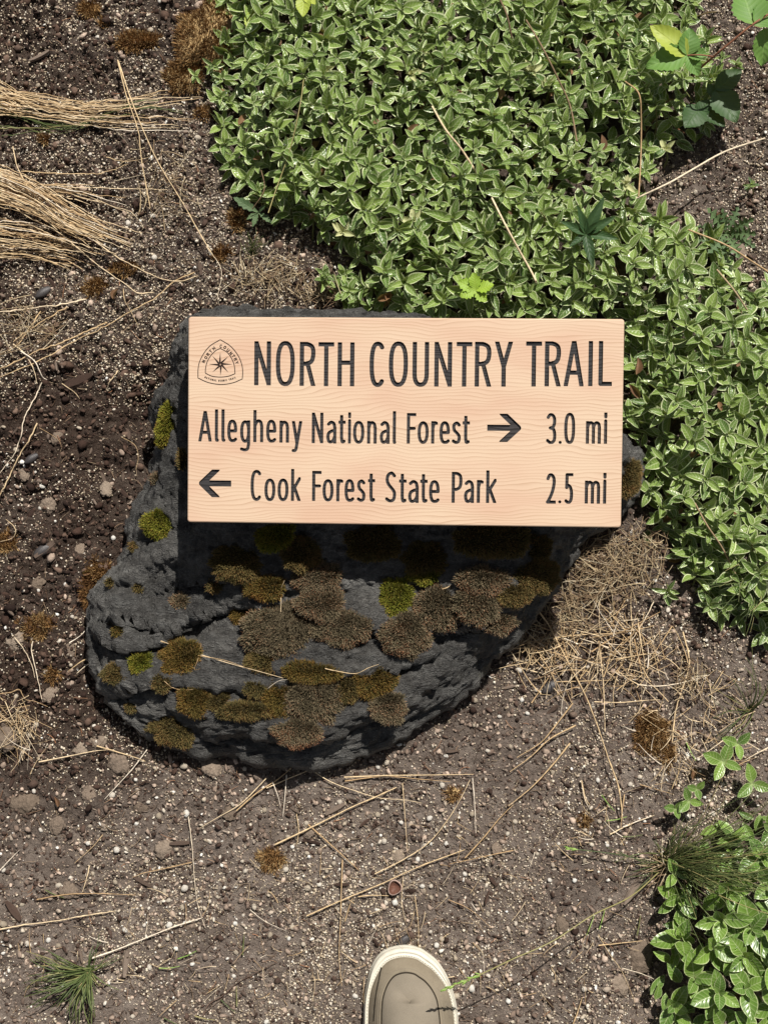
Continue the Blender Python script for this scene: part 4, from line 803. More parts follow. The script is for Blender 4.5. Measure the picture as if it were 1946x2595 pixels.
LS = [
    (zA((708, 360), (760, 570), (830, 780), (850, 950), (880, 1120), (905, 1250)), .0011, .02, 'thin pale stalk crossing the upper grass bundle, the left of two from one point'),
    (zA((712, 365), (790, 600), (870, 800), (960, 990), (1100, 1220), (1200, 1400), (1290, 1550)), .0012, .02, 'long pale stalk slanting right from above the upper grass bundle'),
    (zA((80, 880), (110, 1010), (200, 1160), (330, 1280), (520, 1400), (640, 1480)), .0010, .018, 'curved stalk crossing the lower grass bundle'),
    (zA((0, 1150), (150, 1290), (330, 1380), (480, 1500), (600, 1600), (760, 1710), (830, 1760), (925, 1755)), .0012, .014, 'long straw stalk ending in a bent tip below the lower bundle'),
    (zA((560, 1440), (700, 1540), (830, 1610), (960, 1670), (1080, 1690), (1190, 1655)), .0011, .010, 'straw stalk with its seed tip turned up towards the right'),
    (zA((640, 945), (760, 970), (900, 945)), .0006, .005, 'short fine stalk between the two bundles'),
    (zA((130, 1030), (330, 1040), (560, 1045), (680, 1020), (770, 985)), .0010, .008, 'stalk lying level between the two grass bundles'),
    (zA((1240, 1480), (1330, 1620), (1310, 1780), (1325, 1849)), .0006, .006, 'fine reddish stalk hanging near the moss above the sign'),
    (zB((1560, -30), (1400, 40), (1250, 170), (1050, 280), (850, 400), (600, 520), (330, 670), (0, 810)), .0011, .010, 'long stalk slanting down left across the dark mulch, lower of a pair'),
    (zB((860, 370), (700, 440), (500, 530), (300, 600), (120, 690), (0, 745)), .0014, .012, 'long stalk slanting down left across the dark mulch, upper of a pair'),
    (zB((690, 185), (500, 225), (300, 250), (120, 275), (0, 285)), .0014, .010, 'pale stalk lying level at the left edge under the lower bundle'),
    (zB((540, 245), (380, 340), (220, 440), (110, 525)), .0013, .012, 'pale stalk slanting at the left edge above the crossing'),
    (zB((330, 280), (250, 400), (170, 520), (130, 560)), .0012, .014, 'short pale stalk bundled with others at the left edge'),
    (zB((110, 545), (200, 620), (270, 740), (300, 860)), .0014, .012, 'thick bent pale stalk at the left edge'),
    (zB((170, 600), (280, 680), (340, 800), (380, 830)), .0012, .014, 'pale stalk next to the thick bent one'),
    (zB((340, 850), (280, 980), (200, 1130), (170, 1280), (120, 1420), (60, 1500), (0, 1580)), .0010, .008, 'long fine stalk running down the mulch at the left edge'),
    (zB((300, 1180), (230, 1320), (150, 1450), (80, 1600), (0, 1760)), .0013, .008, 'tan stalk running down to the left edge beside the mulch'),
    (zB((500, 860), (600, 930), (640, 980)), .0008, .006, 'short whitish rootlet in the mulch'),
    (zB((970, 1285), (1080, 1350), (1110, 1440), (1090, 1550)), .0005, .01, 'fine curled hair root beside the boulder'),
    (zB((320, 1215), (400, 1260), (470, 1310), (500, 1370)), .0005, .006, 'fine bent fibre in the dark mulch'),
    (zB((990, 100), (1000, 190), (1060, 300), (1110, 400)), .0007, .010, 'thin upright looking stalk above the boulder corner'),
    (zB((950, 755), (900, 820), (860, 865)), .0009, .006, 'short straw piece near the boulder corner'),
    (zG((60, 60), (130, 120), (150, 180), (110, 240), (0, 268)), .0007, .008, 'thin looped stem at the left edge'),
    (zG((310, 1200), (300, 1290), (350, 1520), (395, 1740)), .0011, .008, 'pale stalk leaning down from the brown moss left of the boulder'),
    (zG((140, 1160), (230, 1280), (300, 1420), (330, 1540)), .0008, .007, 'reddish stem next to the pale stalk left of the boulder'),
    (zG((0, 1690), (110, 1675), (185, 1650), (240, 1740), (330, 1760), (450, 1810)), .0008, .006, 'bent thin stem near the lower left of the boulder'),
    (zG((860, 1350), (760, 1390), (640, 1480)), .0013, .010, 'tan blade tucked against the left side of the boulder'),
    (zG((850, 1400), (790, 1440), (720, 1500)), .0010, .012, 'short straw blade tucked under the left side of the boulder'),
    (zG((650, 1215), (750, 1150), (840, 1050)), .0009, .008, 'pale stem leaning on the left side of the boulder'),
    (zG((50, 1760), (120, 1920), (200, 2060), (290, 2212)), .0008, .008, 'thin pale stalk over the straw tuft at the left edge'),
    (zC((235, 192), (400, 160), (560, 128), (640, 120)), .0012, .006, 'pale stalk lying level below the boulder at the left'),
    (zC((583, 95), (700, 130), (800, 160), (875, 188)), .0013, .007, 'pale straw piece slanting below the boulder corner'),
    (zC((885, 118), (800, 230), (700, 340), (630, 415)), .0009, .006, 'thin brownish stalk slanting down left of the clods'),
    (zC((620, 628), (560, 700), (450, 800)), .0007, .005, 'thin dark twig in the lower left soil'),
    (zC((225, 1018), (400, 988), (600, 982), (820, 992)), .0011, .006, 'straw stalk lying level above the grass tuft'),
    (zC((0, 1198), (150, 1170), (350, 1145), (480, 1120), (690, 1088)), .0012, .006, 'long stalk from the left edge above the grass tuft'),
    (zC((555, 1370), (700, 1320), (900, 1240), (1050, 1180), (1210, 1130)), .0014, .008, 'thick pale stalk rising right from the grass tuft'),
    (zC((1150, 795), (1000, 830), (860, 860), (800, 885)), .0009, .005, 'whitish thin stick in the lower left soil'),
    (zC((1133, 520), (1155, 700), (1170, 900), (1190, 1050), (1235, 1190)), .0007, .007, 'fine upright stalk crossing the lower left soil'),
    (zC((540, 815), (520, 900), (498, 972)), .0010, .006, 'short straw piece in the lower left soil'),
    (zC((0, 845), (60, 780), (120, 720)), .0009, .006, 'short stalk at the left edge of the lower soil'),
    (zC((1600, 290), (1450, 440), (1300, 530), (1200, 590)), .0009, .006, 'stalk slanting into the lower soil from the boulder foot'),
    (zD((0, 365), (120, 260), (250, 175), (350, 90)), .0013, .007, 'thick straw stalk leaving the shadow below the boulder'),
    (zD((180, 230), (330, 165), (470, 110), (600, 68)), .0010, .006, 'straw stalk at the lower rim of the boulder'),
    (zD((420, 100), (560, 190), (720, 250), (860, 290), (1000, 300), (1110, 320)), .0009, .006, 'thin brown stalk sloping down below the boulder'),
    (zD((645, 165), (900, 155), (1150, 152), (1420, 148)), .0013, .007, 'long level straw stalk below the boulder, the upper of two'),
    (zD((650, 188), (880, 160), (1080, 175), (1280, 192)), .0011, .006, 'long level straw stalk below the boulder, the lower of two'),
    (zD((230, 570), (420, 480), (560, 410), (700, 340), (830, 285), (960, 225)), .0015, .007, 'thick straw stalk slanting across the soil above the shoe'),
    (zD((430, 450), (520, 530), (620, 620), (735, 725)), .0014, .006, 'thick short straw piece slanting down right in the middle soil'),
    (zD((830, 745), (1000, 660), (1150, 560), (1260, 430), (1340, 300), (1400, 180)), .0010, .008, 'long curved stalk rising right over the middle soil'),
    (zD((420, 998), (640, 900), (880, 800), (1100, 700), (1370, 600)), .0012, .007, 'long straw stalk lying above the nut shell'),
    (zD((635, 660), (628, 850), (622, 1050), (615, 1250), (632, 1420)), .0010, .008, 'long upright stalk left of the shoe toe'),
    (zD((995, 200), (1010, 400), (1025, 620)), .0008, .007, 'thin upright stalk below the boulder centre'),
    (zD((1000, 760), (990, 900), (1010, 1030)), .0006, .006, 'fine bent stalk beside the nut shell'),
    (zD((1070, 880), (1090, 1050), (1090, 1200)), .0007, .006, 'thin brown stalk ending at the shoe toe'),
    (zD((730, 882), (820, 874), (915, 878)), .0010, .005, 'short pale straw piece left of the nut shell'),
    (zD((650, 1030), (680, 930), (695, 890)), .0009, .006, 'short upright straw piece in the middle soil'),
    (zD((1370, 650), (1480, 530), (1570, 420), (1659, 330)), .0012, .008, 'straw stalk rising to the right edge of the middle soil'),
    (zD((1659, 605), (1560, 625), (1400, 660), (1280, 685)), .0010, .006, 'stalk lying level at the right of the middle soil'),
    (zD((1415, 170), (1428, 330), (1435, 500)), .0008, .007, 'short upright stalk right of the middle soil'),
    (zD((360, 385), (372, 480), (362, 570)), .0008, .006, 'short upright straw left of the thick slanting stalk'),
    (zD((215, 190), (245, 270), (265, 340)), .0008, .007, 'short stalk below the boulder foot, beside its twin'),
    (zD((300, 150), (290, 280), (278, 400)), .0009, .007, 'short pale upright stalk below the boulder foot'),
    (zD((80, 960), (170, 1030), (300, 1090)), .0006, .005, 'fine fibre in the lower middle soil'),
    (zD((1270, 900), (1400, 960), (1530, 1070)), .0007, .005, 'fine brown stalk right of the shoe toe'),
    (zE((0, 405), (130, 420), (300, 470), (400, 490)), .0011, .012, 'straw stalk sticking out from beneath the boulder on the right'),
    (zE((40, 120), (130, 250), (260, 500), (380, 730), (470, 960), (540, 1170), (610, 1370), (640, 1600)), .0013, .012, 'very long bowed straw stalk right of the boulder'),
    (zE((420, 420), (600, 300), (760, 215), (900, 140)), .0013, .012, 'thick straw stalk rising right in the straw heap'),
    (zE((180, 320), (350, 300), (600, 290), (760, 260), (860, 235)), .0010, .014, 'level straw stalk in the straw heap'),
    (zE((470, 345), (500, 600), (510, 800), (515, 980)), .0011, .012, 'upright straw stalk below the straw heap'),
    (zE((180, 630), (360, 625), (560, 618)), .0010, .010, 'level straw piece below the straw heap'),
    (zE((740, 650), (900, 660), (1080, 630), (1250, 580)), .0012, .010, 'thick straw stalk pointing right below the heap'),
    (zE((1060, 280), (1105, 480), (1070, 640), (1010, 830), (985, 1050)), .0013, .010, 'long bent stalk near the right edge, running down'),
    (zE((440, 770), (620, 775), (800, 760), (900, 755)), .0011, .009, 'level straw piece above the tan moss patch'),
    (zE((720, 330), (740, 430), (760, 520), (775, 600)), .0013, .014, 'thick short bent straw blade in the heap'),
    (zE((745, 220), (770, 380), (790, 480), (790, 600)), .0010, .016, 'bent straw blade beside the thick short one'),
    (zE((985, 240), (920, 340), (860, 430), (820, 510)), .0010, .010, 'straw stalk slanting at the right of the heap'),
    (zE((860, 60), (800, 180), (720, 310), (660, 400)), .0009, .014, 'straw stalk at the upper right of the heap'),
    (zE((290, 780), (150, 960), (60, 1060), (-100, 1160)), .0012, .008, 'straw stalk of a parallel pair below the boulder right side'),
    (zE((310, 935), (130, 1030), (0, 1150), (-150, 1260)), .0013, .010, 'lower straw stalk of a parallel pair below the boulder right side'),
    (zE((270, 1060), (150, 1210), (0, 1370), (-160, 1500)), .0014, .008, 'thick tan stalk slanting down left from the straw area'),
    (zE((0, 780), (120, 600), (190, 520)), .0011, .009, 'whitish straw piece leaning up by the boulder'),
    (zE((1000, 890), (985, 960), (985, 1050)), .0008, .008, 'short pale straw at the tip of the tan moss patch'),
    (zE((640, 1648), (760, 1600), (860, 1565)), .0010, .006, 'pale straw piece left of the green tuft'),
    (zE((760, 1350), (880, 1385), (1000, 1420)), .0008, .006, 'thin reddish straw above the green tuft'),
    (zE((350, 1320), (370, 1440), (400, 1510)), .0009, .006, 'short straw above the small tan tuft'),
    (zE((1659, 1090), (1580, 1130), (1500, 1175)), .0011, .009, 'straw blade at the right edge by the small green plant'),
    (zF((90, 95), (120, 230), (160, 300)), .0009, .006, 'short upright straw by the small tan tuft'),
    (zF((330, 545), (500, 460), (700, 385)), .0013, .006, 'thick pale straw piece left of the green tuft'),
    (zF((230, 1480), (420, 1460), (600, 1440)), .0011, .005, 'pale straw piece lying level left of the glossy leaves'),
    (zF((230, 1390), (330, 1560), (430, 1700), (540, 1960)), .0007, .006, 'thin brown stem in the lower right soil'),
    (zF((430, 1670), (600, 1720), (760, 1790)), .0008, .01, 'fine stem reaching under the glossy leaves'),
    (zF((20, 2140), (60, 2030), (95, 1915)), .0013, .006, 'short straw at the bottom right of the shoe'),
    (zF((450, 210), (430, 350), (420, 490)), .0011, .006, 'upright straw stalk left of the green tuft'),
    (zI((500, 770), (620, 815), (780, 865), (930, 910), (1080, 950), (1230, 992)), .0010, .006, 'pale straw stalk lying across the lower face of the boulder', 1),
    (zI((505, 775), (640, 812), (720, 855), (880, 885), (1030, 938)), .0008, .0075, 'second pale straw stalk lying across the boulder face', 1),
    (zI((1215, 620), (1220, 540), (1218, 470), (1240, 410)), .0007, .012, 'thin curved straw sticking out of the grey moss on the boulder', 1),
    (zI((520, 1010), (570, 1050), (640, 1062), (690, 1060)), .0006, .006, 'fine curved stem on the lower left of the boulder', 1),
    (zI((740, 790), (720, 880), (700, 940), (735, 935)), .0005, .006, 'fine bent fibre on the gold moss of the boulder', 1),
    (zI((1130, 1060), (1200, 1010), (1260, 1000)), .0005, .006, 'fine twig on the boulder beside the orange moss', 1),
    ([(850 + a / 2.37, 1300 + b / 2.37) for a, b in [(-60, 935), (0, 948), (120, 965), (200, 930), (260, 910)]], .0008, .007, 'curved pale fibre over the boulder above the lower moss', 1),
    ([(850 + a / 2.37, 1300 + b / 2.37) for a, b in [(640, 460), (670, 450), (690, 435)]], .0011, .006, 'short pale twig on the boulder by the grey moss', 1),
]
for it in LS: stalk(it[0], it[1], it[2], label=it[3], onrock=len(it) > 4, head=.3 if it[1] >= .0011 and len(it[0]) > 4 else 0)
# stalks arching over the green mat
for pts, r, z0, lab, mt in [
    (zH((0, 1190), (70, 1330), (150, 1480), (230, 1620), (265, 1690)), .0012, .085, 'straight pale stalk lying over the leafy mat above the sign', 'straw'),
    (zH((205, 120), (300, 280), (400, 480), (470, 640), (510, 850)), .0010, .085, 'thin stalk crossing the leafy mat at the top', 'thatch'),
    (zH((40, -20), (90, 90), (120, 230)), .0010, .085, 'thin stalk at the top edge of the leafy mat', 'thatch'),
    (zH((800, 490), (880, 560), (895, 700), (893, 950), (880, 1180)), .0009, .075, 'fine drooping pale stalk at the right of the leafy mat', 'straw'),
    (zH((870, 1190), (1060, 1100), (1200, 1020), (1400, 910), (1640, 830)), .0011, .06, 'long straight green yellow stalk over the gap in the mat', 'straw'),
    (zH((1180, 1380), (1400, 1470), (1560, 1570), (1700, 1660)), .0010, .06, 'long thin stalk at the right edge over the mat', 'straw'),
    (zH((1350, 1620), (1450, 1740), (1530, 1860)), .0010, .06, 'thin stalk slanting through the mat right of the sign top', 'thatch'),
    ([(1760, 1275), (1790, 1330), (1830, 1390), (1870, 1470)], .0009, .06, 'thin brown stalk through the leaves right of the sign', 'thatch'),
    ([(1095, 270), (1130, 330), (1170, 380), (1215, 450)], .0012, .085, 'twisted tan seed stalk on the leafy mat', 'straw'),
    ([(1700, 1210), (1740, 1180), (1780, 1130)], .0008, .06, 'short green stalk right of the sign', 'grass'),
    ([(660, 1000 / 2.37), (670, 480), (640, 530)], .0006, .03, 'fine stem at the left foot of the leafy mat', 'thatch'),
    ([(770, 200), (760, 270), (735, 380), (700, 480), (680, 540)], .0006, .075, 'fine dark stem lying over the left of the leafy mat', 'grass')]:
    Q = catmull(pts, 8); pth = np.array([P(a, b, z0 + .012 * math.sin(k * .2)) for k, (a, b) in enumerate(Q)]); V_, F_ = tube(pth, r, 5); tag(mk('dry_stalk', V_, F_, [M[mt]]), lab, 'dry stalk')
# bundles of straw laid down on the left
def bundle(n, start, mid, end, label, group, lift=(.004, .02), mat='straw', head=.35):
    for k in range(n):
        u = (k + rng.uniform(0, 1)) / n; f_ = lambda L_: (L_[0][0] + (L_[1][0] - L_[0][0]) * u, L_[0][1] + (L_[1][1] - L_[0][1]) * u)
        s, e = np.array(f_(start)), np.array(f_(end)); ms = [np.array(f_(m_)) for m_ in mid]; ln = rng.uniform(.62, 1.06)
        pts = [s + rng.normal(0, 8, 2)] + [m_ + rng.normal(0, 6, 2) for m_ in ms] + [e + rng.normal(0, 14, 2)]
        Q = catmull(pts, 8); Q = Q[:max(8, int(len(Q) * ln))]; Q = Q[::3]
        stalk(Q.tolist(), rng.uniform(.00055, .0010), rng.uniform(*lift), mat, label=label, group=group, head=head, n=4)
bundle(46, [(-60, 205), (-60, 290)], [[(130, 248), (100, 300)], [(280, 255), (260, 320)]], [(520, 215), (470, 345)], 'dry tan stalk in the upper bundle lying at the left edge', 'stalks of the upper straw bundle')
bundle(9, [(-40, 215), (10, 350)], [[(180, 320), (150, 330)], [(350, 262), (300, 300)]], [(560, 270), (575, 300)], 'greenish thin stalk mixed into the upper straw bundle', 'green stalks in the upper straw bundle', mat='grass', head=.2)
bundle(66, [(-60, 400), (-60, 500)], [[(90, 470), (80, 540)], [(190, 530), (170, 590)]], [(370, 615), (270, 625)], 'dry tan stalk in the lower bundle lying at the left edge', 'stalks of the lower straw bundle', (.006, .03))
bundle(44, [(-60, 545), (-60, 665)], [[(60, 565), (60, 655)], [(150, 590), (140, 665)]], [(330, 640), (190, 672)], 'dry tan stalk low in the lower bundle at the left edge', 'low stalks of the lower straw bundle', (.004, .02))
bundle(14, [(-60, 430), (-60, 500)], [[(60, 462), (60, 500)], [(180, 470), (190, 500)]], [(420, 485), (420, 600)], 'thin stalk straying out of the top of the lower bundle', 'stray stalks of the lower straw bundle', (.003, .01))
bundle(16, [(-40, 175), (-60, 260)], [[(30, 225), (20, 270)]], [(130, 300), (70, 300)], 'pale stalk in the knot at the left end of the upper bundle', 'stalks knotted at the upper bundle', (.006, .024))
# thatch of dry grass right of the boulder and small tufts
def thatch(poly, n, name, label, mat='thatch', L=(.010, .04), r=(.0003, .0007), lift=(.002, .016), rads=None):
    poly = [(a * 1.173, b * 1.173) for a, b in poly]; xs_ = [p[0] for p in poly]; ys_ = [p[1] for p in poly]; m = MB(); c = 0
    while c < n:
        a, b = rng.uniform(min(xs_), max(xs_)), rng.uniform(min(ys_), max(ys_))
        if not inpoly(np.array([a]), np.array([b]), poly)[0]: continue
        if rng.random() > pdist(np.array([a]), np.array([b]), poly)[0] / 70 + .08: continue
        c += 1; x, y, _ = P(a, b); z = float(gz(x, y)); l = rng.uniform(*L); th = rng.uniform(0, 6.28) if rads is None else rng.normal(*rads); t = np.linspace(-.5, .5, 6); bd = rng.normal(0, .10) * l; tilt = rng.uniform(-.3, .3)
        pp = np.stack([x + l * t * math.cos(th) - bd * (4 * t * t) * .5 * math.sin(th), y + l * t * math.sin(th) + bd * 4 * t * t * .5 * math.cos(th), z + rng.uniform(*lift) + np.abs(tilt) * l * (t + .5) * .5], -1)
        V_, F_ = tube(pp, rng.uniform(*r) * np.linspace(1, .4, 6), 3); m.add(V_, F_, rng.random())
    return tag(m.build(name, [M[mat]]), label, kind='stuff')
thatch([(1270, 1145), (1440, 1120), (1440, 1250), (1330, 1330), (1230, 1400), (1130, 1440), (1100, 1400), (1170, 1300), (1220, 1200)], 620, 'dead_grass', 'matted dead grass between the boulder and the green leaves')
thatch([(1110, 1380), (1330, 1300), (1480, 1380), (1420, 1500), (1200, 1520), (1080, 1440)], 210, 'loose_straw', 'loose straw pieces strewn below the dead grass mat', 'straw', (.015, .05), (.0004, .0009))
thatch([(1330, 1500), (1600, 1420), (1640, 1650), (1400, 1700)], 130, 'straw_bits', 'sparse straw bits on the soil at the right', 'straw', (.01, .035), (.0003, .0007))
thatch([(490, 560), (640, 545), (700, 640), (600, 665), (480, 640)], 170, 'dead_grass', 'small matted dead grass patch above the boulder', 'thatch', (.008, .03))
thatch([(700, 560), (740, 640), (800, 660), (650, 665)], 90, 'dead_grass', 'dead grass wisps at the foot of the leafy mat', 'thatch', (.008, .03))
thatch([(-20, 1480), (80, 1500), (90, 1660), (-20, 1640)], 90, 'dead_grass', 'pale straw tuft at the left photo edge', 'straw', (.01, .04), (.0003, .0006))
thatch([(0, 640), (120, 660), (140, 760), (0, 780)], 70, 'dead_grass', 'matted straw under the bent stalks at the left edge', 'thatch', (.012, .05))
thatch([(1455, 1400), (1520, 1440), (1500, 1520), (1450, 1500)], 90, 'dead_grass', 'short dead stubble right of the straw area', 'thatch', (.006, .02))
thatch([(250, 290), (420, 300), (480, 480), (300, 500)], 60, 'straw_bits', 'thin straw bits between the bundles', 'thatch', (.01, .04))
thatch([(0, 2000), (1400, 1650), (1400, 2200), (0, 2200)], 210, 'straw_bits', 'thin straw bits strewn on the lower soil', 'straw', (.006, .028), (.00025, .0006))
# twig near the bottom
stalk([(515, 2575), (530, 2545), (570, 2520), (600, 2492), (650, 2465), (700, 2440)], .0013, .004, 'twig', 'twig', 'thin brown crooked twig lying at the bottom left of the shoe', 'twig')
stalk(zC((1220, 1720), (1240, 1690), (1400, 1560)), .0008, .004, 'twig', 'twig', 'short thin twig beside the crooked one', 'twig')
tw = [(1158, 1740), (1150, 1768), (1165, 1780), (1185, 1775), (1190, 1755), (1178, 1742)]
stalk(tw, .0006, .006, 'twig', 'curled_stem', 'curled brown stem in the shade at the boulder foot', 'stem')
#%%MOSS
# ------------------------------------------------------------------ moss cushions
def setgrad(o, g):
    a = o.data.attributes.new('grad', 'FLOAT', 'POINT'); a.data.foreach_set('value', np.asarray(g, dtype=np.float32))
def cushion(px, py, rx, ry, mat, label, h=.45, dens=2.6, ang=0., onrock=True, blade=.0045, name='moss_cushion', cat='moss'):
    if onrock:
        hit = rock_hit(px, py)
        if hit is None: return
        c, nrm = hit; nrm = (nrm * .4 + Vector((0, -.08, .6))).normalized()
    else:
        x, y, _ = P(px, py); c = Vector((x, y, float(gz(x, y)))); nrm = Vector((0, 0, 1))
    k = .00041 * ((1.12 if min(rx, ry) > 28 else 1.05) if onrock else 1.); rx *= k; ry *= k; H_ = (rx * ry) ** .5 * h
    e1 = Vector((1, 0, 0)); e1 = (e1 - nrm * e1.dot(nrm)).normalized(); e2 = nrm.cross(e1); R_ = np.array([e1, e2, nrm]).T
    seed = int(px * 7 + py)
    def shell(uv):  # uv in unit disc -> local pt and normal
        r = np.hypot(uv[:, 0], uv[:, 1]); th = np.arctan2(uv[:, 1], uv[:, 0]); lob = 1 + (.32 if onrock else .55) * fbm(np.stack([np.cos(th) * 2.2, np.sin(th) * 2.2], -1) + seed, seed, 3)
        x = uv[:, 0] * rx * lob; y = uv[:, 1] * ry * lob; ca, sa = math.cos(ang), math.sin(ang); X_ = x * ca - y * sa; Y_ = x * sa + y * ca
        z = H_ * (np.sqrt(np.clip(1 - r * r, 0, 1)) - .22) * (1 + .18 * fbm(np.stack([X_, Y_], -1) * 160 + seed, seed + 3, 2)); return np.stack([X_, Y_, z], -1)
    # body
    n1, n2 = 10, 28; rr = np.sin(np.linspace(0, np.pi / 2, n1)); uv = [(0, 0)]
    for r in rr[1:]:
        for j in range(n2): t = 2 * math.pi * j / n2; uv.append((r * math.cos(t), r * math.sin(t)))
    B_ = shell(np.array(uv)); Fc = [[0, 1 + j, 1 + (j + 1) % n2, 1 + (j + 1) % n2] for j in range(n2)]
    for k_ in range(n1 - 2):
        for j in range(n2): a = 1 + k_ * n2; Fc.append([a + j, a + n2 + j, a + n2 + (j + 1) % n2, a + (j + 1) % n2])
    area = math.pi * rx * ry * 1e6; N_ = int(min(5200, area * dens * 1.6)); r = np.sqrt(rng.random(N_)) ** .9; th = rng.uniform(0, 2 * np.pi, N_); r = np.clip(r, 0, .995)
    u = np.stack([r * np.cos(th), r * np.sin(th)], -1); p0 = shell(u); nl = np.stack([u[:, 0] / rx * .9, u[:, 1] / ry * .9, np.sqrt(np.clip(1 - r * r, .01, 1)) / H_], -1); nl /= np.linalg.norm(nl, axis=1)[:, None]
    d = nl + rng.normal(0, .28, (N_, 3)); d /= np.linalg.norm(d, axis=1)[:, None]; L = blade * rng.uniform(.5, 1.15, N_)[:, None]
    sd = np.cross(d, rng.normal(size=(N_, 3))); sd /= np.linalg.norm(sd, axis=1)[:, None]; w = rng.uniform(.00024, .00055, N_)[:, None] * (1 + .25 * np.sign(rng.random(N_)[:, None] - .8))
    base_ = p0 - nl * .001; mid = p0 + d * L * .55 + sd * 0; tip = p0 + d * L + nl * 0
    BV_ = np.stack([base_ - sd * w, base_ + sd * w, mid + sd * w * .9, tip, mid - sd * w * .9], 1).reshape(-1, 3)
    o0 = len(B_); idx = o0 + np.arange(N_)[:, None] * 5
    bf = np.vstack([idx + np.array([0, 1, 2, 4]), idx + np.array([4, 2, 3, 3])])
    Vv = np.vstack([B_, BV_]) @ R_.T + np.array(c)
    pt = fbm(p0[:, :2] * 90 + seed, seed + 9, 2) * .9 + .5; tn = np.clip(pt + rng.normal(0, .2, N_), .0, .999)
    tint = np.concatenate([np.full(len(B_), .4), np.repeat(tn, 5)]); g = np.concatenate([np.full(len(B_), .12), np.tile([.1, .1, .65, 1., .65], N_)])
    faces = [f if f[2] != f[3] else f[:3] for f in Fc + bf.tolist()]
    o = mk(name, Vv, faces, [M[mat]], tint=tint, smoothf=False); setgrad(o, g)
    # loops degenerate-free; object origin left at world zero so colour noise stays put
    return tag(o, label, cat, 'moss cushions on the boulder' if onrock else 'brown moss patches on the soil')
r4 = lambda a, b: (200 + a / 2.37, 1300 + b / 2.37)
r5 = lambda a, b: (850 + a / 2.37, 1300 + b / 2.37)
